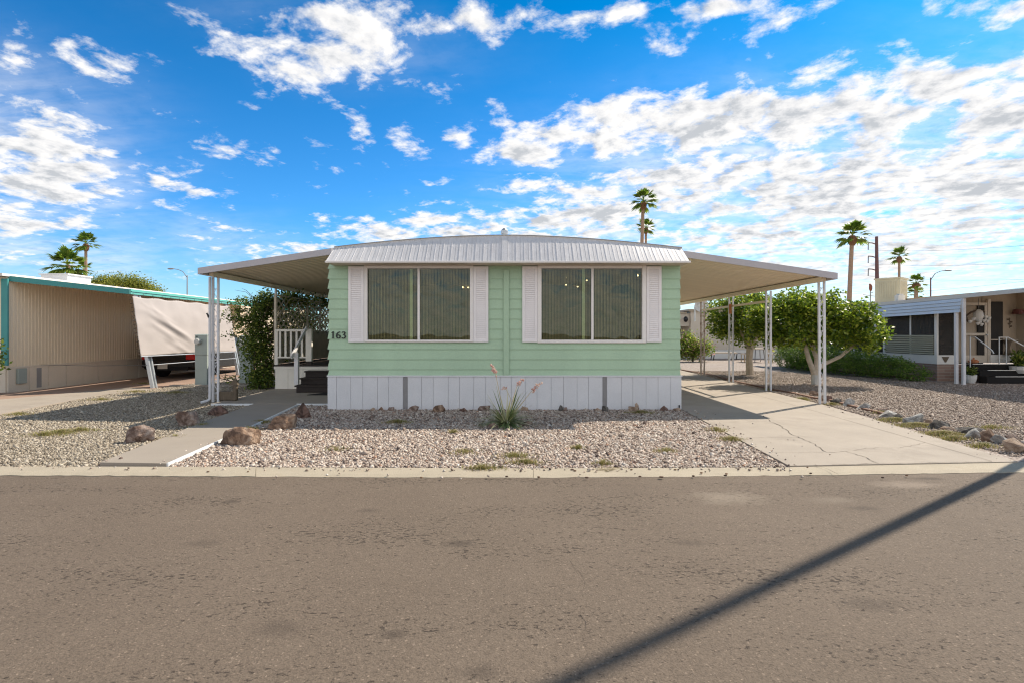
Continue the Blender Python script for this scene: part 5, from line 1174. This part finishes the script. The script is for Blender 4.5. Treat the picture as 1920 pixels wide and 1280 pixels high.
citrus('sunlit bright citrus tree with a forked whitewashed trunk right of the carport', B,
    [lobe(1530,585,16.2,62,42),lobe(1465,600,16.2,54,42),lobe(1500,570,16.2,50,30),lobe(1580,600,16,48,40),lobe(1625,622,15.8,42,36),lobe(1640,640,15.8,24,18),lobe(1480,630,16.2,60,20),lobe(1560,630,16.2,50,20),lobe(1436,612,16.2,34,34),lobe(1605,585,16,40,20),lobe(1420,595,16.3,26,22)], 18000,
    [([Vector(B),T(1527,700)],[.105,.10]),([T(1527,701),T(1516,672),T(1508,640),T(1500,600)],[.085,.07,.055,.03]),([T(1529,702),T(1532,672),T(1522,645),T(1520,600)],[.09,.075,.06,.03]),([T(1532,695),T(1545,682),T(1575,668),T(1600,648),T(1620,620)],[.06,.055,.05,.04,.02]),([T(1526,650),T(1530,630),T(1535,590)],[.05,.04,.02])], .30, .105)
hg = thing('hedge', 'long low dark green hedge in front of the right home', 'hedge', (12.6, 19.5, 0))
HL = [(12.15,23.2,.56,.62,.7,.60,1),(12.2,22.2,.58,.6,.8,.56,1),(12.3,21.2,.58,.6,.8,.56,1),(12.45,20.2,.55,.62,.8,.52,1),(12.6,19.3,.5,.6,.7,.44,1),(12.72,18.5,.44,.55,.6,.42,1),(12.85,17.8,.38,.5,.55,.36,1),(12.95,17.2,.30,.4,.4,.28,1)]
foliage('foliage', HL, 34000, .055, m_leafhedge, hg, .5, .05, 20, .84)
hb = MB()
hb.tube([(l[0],l[1],.12) for l in HL], .04, 6)
hb.build('stem', m_stem, hg)
rb = thing('round_shrub', 'dark clipped round shrub behind the forked citrus trunk', 'shrub', (12.9, 23.6, 0))
foliage('foliage', [(12.75,23.9,.72,.60,.6,.70,1)], 6500, .06, m_leafhedge, rb, .5, .05, 20, .86); MB().tube([(12.75,23.9,0),(12.75,23.9,.6)], .04, 6).build('stem', m_stem, rb)
# patio furniture far back
lo = thing('lounge_bench', 'low long pale bench by the wall of the cream house', 'bench', (12.7, 31.5, 0))
MB().box(11.75,13.2,31.2,31.8,.38,.45).build('seat', m_cush, lo, bevel=.02); MB().box(13.0,14.1,31.6,32.2,.36,.40).build('side_shelf', m_vent, lo)
for x in (11.82,12.9,13.15,14.0): MB().bar((x,31.3,0),(x+.06,31.3,.38),.04,.04).bar((x,31.7,0),(x+.06,31.7,.38),.04,.04).build('leg', m_blackmat, lo)
tb = thing('patio_table', 'pale patio table beyond the dark citrus trunk', 'table', (13.6, 29, 0))
MB().lathe([(.02,.70),(.55,.70),(.55,.735),(.02,.735)], (13.45,29.2,0), 20).build('tabletop', m_cush, tb)
for a in range(4): MB().bar((13.45+.4*math.cos(a*1.57+.78),29.2+.4*math.sin(a*1.57+.78),0),(13.45+.3*math.cos(a*1.57+.78),29.2+.3*math.sin(a*1.57+.78),.70),.035,.035).build('leg', m_rim, tb)
def chair(x, y, rz, label):
    t = thing('patio_chair', label, 'chair', (x,y,0), 'patio chairs')
    MB().box(x-.24,x+.24,y-.24,y+.24,.42,.47).build('seat', m_cush, t, bevel=.01)
    ux, uy = math.sin(rz), math.cos(rz); MB().bar((x+ux*.23-uy*.22,y+uy*.23+ux*.22,.74),(x+ux*.23+uy*.22,y+uy*.23-ux*.22,.74),.03,.42).build('backrest', m_cush, t)
    for sx in (-.2,.2):
        for sy in (-.2,.2): MB().bar((x+sx,y+sy,0),(x+sx,y+sy,.42),.03,.03).build('leg', m_brass, t)
chair(12.75,29.0,1.57,'pale patio chair left of the patio table, just right of the dark citrus trunk'); chair(14.05,28.6,-.3,'pale patio chair right of the patio table, seen behind a carport post')

# ================================================================== right neighbour
rn = thing('porch_home', 'white and tan mobile home with screened room and brick base at the right edge', 'house', (15.5, 18, 0))
PX, PY = 13.87, 17.40
MB().box(PX,PX+.12,PY+.02,26,0,.555).box(PX,17.5,PY,PY+.019,0,.555).build('brick_base', m_brick, rn)
MB().box(PX-.02,PX+.02,PY+.02,26,.557,.85).box(PX-.02,14.5,PY-.02,PY+.019,.557,.85).build('white_panel', m_whitepanel, rn)
def wood(name, mb, mat, parent=rn, **k): return mb.build(name, mat, parent, **k)
for y in (PY+.03, 19.85, 20.35, 21.6): MB().box(PX-.03,PX+.03,y-.05,y+.05,.852,2.5).build('screen_post', m_whitepanel, rn)
MB().box(PX-.02,PX+.02,18.52,18.58,.852,2.3).build('mullion', m_whitepanel, rn); MB().box(14.42,14.50,PY-.03,PY+.019,.852,2.5).build('screen_post', m_whitepanel, rn)
MB().box(PX-.004,PX+.004,PY+.085,19.79,.853,2.32).box(PX-.004,PX+.004,20.41,25.9,.853,2.32).build('side_screen', m_darkscreen, rn); MB().box(PX+.035,14.41,PY,PY+.008,.853,2.32).build('front_screen', m_darkscreen, rn)
lv = MB(); z = .87
while z < 1.50:
    lv.hexa([(PX-.062,PY+.1,z),(PX-.054,PY+.1,z),(PX-.054,19.78,z),(PX-.062,19.78,z),(PX-.018,PY+.1,z+.058),(PX-.010,PY+.1,z+.058),(PX-.010,19.78,z+.058),(PX-.018,19.78,z+.058)]); z += .070
lv.build('louvre', m_louver, rn)
tw = MB(); y = PY+.1
while y < 26: tw.box(15.4,15.42+(.01 if int(y*6)%2 else 0),y,y+.14,.6,2.9); y += .145
tw.build('room_wall', m_tanwall, rn); MB().box(PX+.03,15.39,PY+.02,26,.57,.60).build('room_floor', m_carpet, rn)
MB().box(15.37,15.395,18.4,19.6,1.1,2.3).build('room_window', m_darkwin, rn)
pw = MB(); x = 14.51
while x < 17.6: pw.box(x, x+.098, PY+.10, PY+.12+(.006 if int(x*10)%2 else 0), .60, 2.74+.08*(x-13.6)); x += .10
pw.build('porch_wall', m_tanwall, rn)
MB().box(15.60,17.5,PY-.02,PY+.095,.60,.86).build('porch_panel', m_whitepanel, rn)
dr = thing_door = MB(); xd = lambda px: (px-CX)*PY/F
dr.box(xd(1848),xd(1853),PY+.03,PY+.09,.60,2.55); dr.box(xd(1809),xd(1813),PY+.03,PY+.09,.60,2.55); dr.box(xd(1813),xd(1848),PY+.03,PY+.09,1.48,1.56); dr.box(xd(1813),xd(1848),PY+.03,PY+.09,2.46,2.55); dr.box(xd(1813),xd(1848),PY+.03,PY+.09,.60,.84)
door = dr.build('screen_door', m_creamwall, rn)
MB().box(xd(1836),xd(1847.5),PY+.05,PY+.094,.85,1.47).box(xd(1836),xd(1847.5),PY+.05,PY+.094,1.57,2.45).build('door_screen', m_darkwin, door); MB().ball((xd(1851),PY+.0,1.5), .03).build('handle', m_galv, door)
MB().box(xd(1853.5),xd(1859),PY+.02,PY+.095,.60,2.66).build('door_jamb', m_creamwall, rn)
MB().box(xd(1860),xd(1883),PY+.05,PY+.098,.87,2.58).build('dark_window', m_darkwin, rn)
MB().box(xd(1860),xd(1912),PY+.03,PY+.05,1.33,1.36).build('window_bar', m_creamwall, rn); MB().box(xd(1911),xd(1935),PY-.3,PY+.095,.60,2.98).build('corner_pillar', m_tanwall, rn)
AX = 13.6
def zz(y): return 2.745 - .012*(y-14)
af = MB(); af.hexa([(AX-.02,13.2,zz(13.2)-.11),(AX+.02,13.2,zz(13.2)-.11),(AX+.02,27,zz(27)-.11),(AX-.02,27,zz(27)-.11),(AX-.05,13.2,zz(13.2)),(AX+.02,13.2,zz(13.2)),(AX+.02,27,zz(27)),(AX-.05,27,zz(27))])
af.build('awning_fascia', m_bluefascia, rn)
va = MB()
for k in range(4):
    a = .105*k; va.hexa([(AX-.05,16.1+.02*k,2.60-a-.10),(AX+.0,16.1+.02*k,2.60-a-.10),(AX+.0,27,2.46-a-.10),(AX-.05,27,2.46-a-.10),(AX-.022,16.1+.02*k,2.60-a),(AX+.0,16.1+.02*k,2.60-a),(AX+.0,27,2.46-a),(AX-.022,27,2.46-a)])
va.build('ribbed_valance', m_bluefascia, rn)
MB().hexa([(AX+.021,13.2,2.70),(17.6,13.2,3.02),(17.6,27,2.9),(AX+.021,27,2.56),(AX+.021,13.2,2.74),(17.6,13.2,3.06),(17.6,27,2.94),(AX+.021,27,2.60)]).build('roof', m_awn, rn)
for y in (16.35,16.08):
    MB().box(AX-.02,AX+.06,y-.035,y+.035,0,2.60).build('awning_post', m_post, rn)
stp = MB()
for z, y0 in ((.22,16.55),(.40,16.82),(.58,17.09)): stp.box(14.75,17.2,y0,PY+.0 if z > .5 else y0+.30,0 if z < .3 else z-.18,z-.012)
stps = stp.build('steps', m_carpet, rn)
for z, y0 in ((.22,16.55),(.40,16.82),(.58,17.09)): MB().box(14.76+ (.25 if z < .5 else 0),17.0,y0-.012,y0+.02,z-.011,z+.006).build('step_nosing', m_whitepanel, stps)
def rail2(x, y, s):
    mb = MB(); mb.tube([(x,y,.0),(x,y,1.45)], .018, 6); mb.tube([(x,y,1.45),(x+.10*s,y-.05,1.44),(x+.55*s,y-.15,1.02),(x+.6*s,y-.16,.92)], .022, 6); mb.build('handrail', m_galv, rn)
rail2(14.65,17.05,1); mb = MB(); 
for xx in (15.62,15.85): mb.tube([(xx,17.1,.58),(xx,17.1,1.42)], .018, 6)
mb.tube([(15.6,17.1,1.42),(15.9,17.1,1.42),(16.5,16.9,1.0),(16.6,16.85,.9)], .02, 6); mb.tube([(15.62,17.1,.72),(15.85,17.1,.72)], .012, 6); mb.build('handrail', m_galv, rn)
MB().hexa([(14.10,PY-.035,.62),(14.14,PY-.035,.62),(14.14,PY-.021,.62),(14.10,PY-.021,.62),(14.0,PY-.035,.80),(14.24,PY-.035,.80),(14.24,PY-.021,.80),(14.0,PY-.021,.80)]).build('heart_plaque', m_oldwood, rn)
# things hung and stood about the porch
hp = thing('hanging_planter', 'tiered faded pink clay planter hanging inside the corner screen', 'planter', (14.15, 17.6, 1.9))
for z in (1.95,1.62,1.28,1.0): MB().lathe([(.03,-.14),(.10,-.02),(.12,.03),(.10,.03)], (14.15,17.62,z), 12).build('clay_tier', m_pinkpot, hp)
MB().tube([(14.15,17.62,.9),(14.15,17.62,2.6)], .008, 5).build('cord', m_wire, hp)
wc = thing('hanging_mobile', 'round white shell mobile of cups hanging before the porch door', 'wind chime', (14.9, 17.1, 2.1))
MB().ball((14.95,17.1,2.12), .15,.12,.20).build('basket', m_dishgrey, wc); MB().tube([(14.95,17.1,2.3),(14.95,17.1,2.66)], .008, 5).build('cord', m_wire, wc)
MB().tube([(14.62,17.1,1.92),(14.55,17.1,2.1),(14.72,17.1,2.22),(14.95,17.1,2.3),(15.15,17.1,2.22)], .03, 6).build('branch', m_stem, wc)
for dx, z in ((-.3,1.92),(-.2,2.0),(-.06,1.86),(.06,1.83),(.14,1.95),(.24,1.93),(.3,2.02),(.2,2.06),(.0,1.9)): MB().lathe([(.02,-.05),(.05,.0),(.055,.05),(.03,.05)], (14.95+dx,17.05,z), 8).build('cup', m_whitepot, wc)
wsc = thing('wall_sconce', 'dark red shade sconce on the tan porch wall at the far right', 'wall lamp', (16.4,PY,2.2))
MB().lathe([(.17,-.05),(.12,.10),(.04,.11)], (16.42,PY-.1,2.22), 14).build('shade', M('oxblood_shade',(.10,.03,.025),.6), wsc); MB().bar((16.42,PY+.09,2.2),(16.42,PY-.1,2.24),.03,.03).build('bracket', m_black, wsc)
wd = MB()
for k, (dx, z) in enumerate(((-.05,2.0),(.04,1.92),(-.02,1.86),(.03,1.78))): wd.ball((16.32+dx,PY+.08,z), .05,.015,.03, 8, 6)
wd.tube([(16.32,PY+.085,2.05),(16.32,PY+.085,1.72)], .008, 5)
tag(wd.build('wall_ornament', m_oldwood, None, (16.32,PY+.08,1.9)), 'small dark leaf shaped ornament on the porch wall below the sconce', 'wall ornament')
pk = thing('copper_pot', 'squat orange copper pot on the top porch step by the door', 'pot', (14.9,17.2,.58))
MB().lathe([(.05,0),(.13,.05),(.14,.09),(.08,.14),(.025,.15),(.025,.20),(.005,.20)], (14.92,17.24,.575), 16).build('bowl', m_terracotta, pk)
hv = thing('stone_vase', 'dark hourglass vase behind the porch window at right', 'vase', (16.1,17.3,.86))
MB().lathe([(.12,0),(.05,.2),(.09,.38),(.14,.48),(.10,.48)], (16.1,17.32,.862), 14).build('body', m_oldwood, hv)
def potted(name, label, c, r, h, mat_pot, lobes, n, size):
    t = thing(name, label, 'potted plant', c); x, y, z = c
    MB().lathe([(r*.7,0),(r*1.0,h*.5),(r*1.05,h),(r*.85,h)], c, 14).build('pot', mat_pot, t); foliage('foliage', lobes, n, size, m_leafvine, t, .35, .05, 10, .1, z+h*.7)
potted('potted_plant', 'green plant in a round white pot beside the white awning post', (14.45,16.8,0), .15, .26, m_whitepot, [(14.45,16.8,.36,.15,.15,.13)], 260, .10)
potted('potted_plant', 'spiky plant in a wide white bowl at the right end of the porch steps', (16.15,16.9,.30), .30, .22, m_whitepot, [(16.15,16.9,.75,.34,.25,.28)], 420, .16)
# its roof clutter
cl = thing('evaporative_cooler', 'large cream louvred evaporative cooler on the right home roof', 'cooler', (14.4, 20.6, 2.8))
rot = Matrix.Rotation(R(38), 4, 'Z'); cc = Vector((14.93,21.0,0))
def rbox(mb, x0,x1,y0,y1,z0,z1):
    b = len(mb.v); mb.box(x0,x1,y0,y1,z0,z1)
    for i in range(b, len(mb.v)): mb.v[i] = rot @ mb.v[i] + cc
    return mb
rbox(MB(), -.42,.42,-.42,.42,2.70,3.64).build('cabinet', m_cool, cl); rbox(MB(), -.45,.45,-.45,.45,3.641,3.70).build('lid', m_cool, cl)
lm = MB()
for k in range(9):
    x = -.34+k*.078; rbox(lm, x,x+.04,-.435,-.421,2.9,3.55); rbox(lm, -.435,-.421,x,x+.04,2.9,3.55)
lm.build('louvre', m_coolwhite if False else m_cool, cl)
sp2 = thing('roof_antenna', 'thin roof mast topped with a rust red bird figure left of the cream cooler', 'antenna', (at(1632,0,22).x,22,2.7))
ax_ = at(1632,0,22).x; MB().tube([(ax_,22,2.6),(ax_,22,at(0,545,22).z)], .02, 6).tube([(ax_-.30,22,at(0,553,22).z),(ax_+.22,22,at(0,556,22).z)], .012, 5).tube([(ax_-.02,22,at(0,549,22).z),(ax_+.10,22,at(0,549,22).z)], .012, 5).build('mast', m_lampgrey, sp2)
MB().ball((ax_+.01,22,at(0,540,22).z), .07,.05,.15, 10, 7).ball((ax_-.02,22,at(0,534.5,22).z), .04,.04,.05, 8, 6).build('bird_figure', M('rust_red',(.26,.09,.06),.8), sp2)
GD = 'round vents on the right home roof'
for px, lb in ((1601,'larger pale round vent cap on the right home roof behind the citrus tree'),(1618,'smaller pale round vent cap nearer the roof antenna')):
    q = at(px,572,23); r_ = .17 if px < 1610 else .10; tag(MB().lathe([(r_*.6,-.3),(r_*.6,0),(r_,.0),(r_*.9,.10),(r_*.4,.17),(.01,.18)], (q.x,23,q.z-.1), 14).build('roof_vent', m_dishgrey, None, (q.x,23,q.z-.4)), lb, 'roof vent', GD)
tag(MB().box(14.2,14.45,19.6,19.8,2.72,2.95).box(14.25,14.40,19.62,19.78,2.951,3.0).build('junction_box', m_dishgrey, None, (14.3,19.7,2.7)), 'small grey pipe box on the roof in front of the cream cooler', 'roof box')
# back part of the right home
MB().box(13.5,13.62,25.0,25.15,0,2.5).build('rear_post', m_whitepanel, rn); MB().box(PX-.01,PX-.0,23.5,26,.86,2.3).build('rear_wall', m_tanwall, rn)
# the pole whose shadow crosses the road
up_ = thing('utility_pole', 'brown wooden utility pole just outside the right edge casting its shadow over the road', 'utility pole', (8.96, 8.31, 0))
MB().tube([(8.96,8.31,0),(8.96-.058*12.5,8.31+.02*12.5,12.5)], [.082,.047], 14).build('pole', m_utwood, up_); MB().box(7.46,9.06,8.42,8.46,11.9,12.0).build('crossarm', m_utwood, up_)
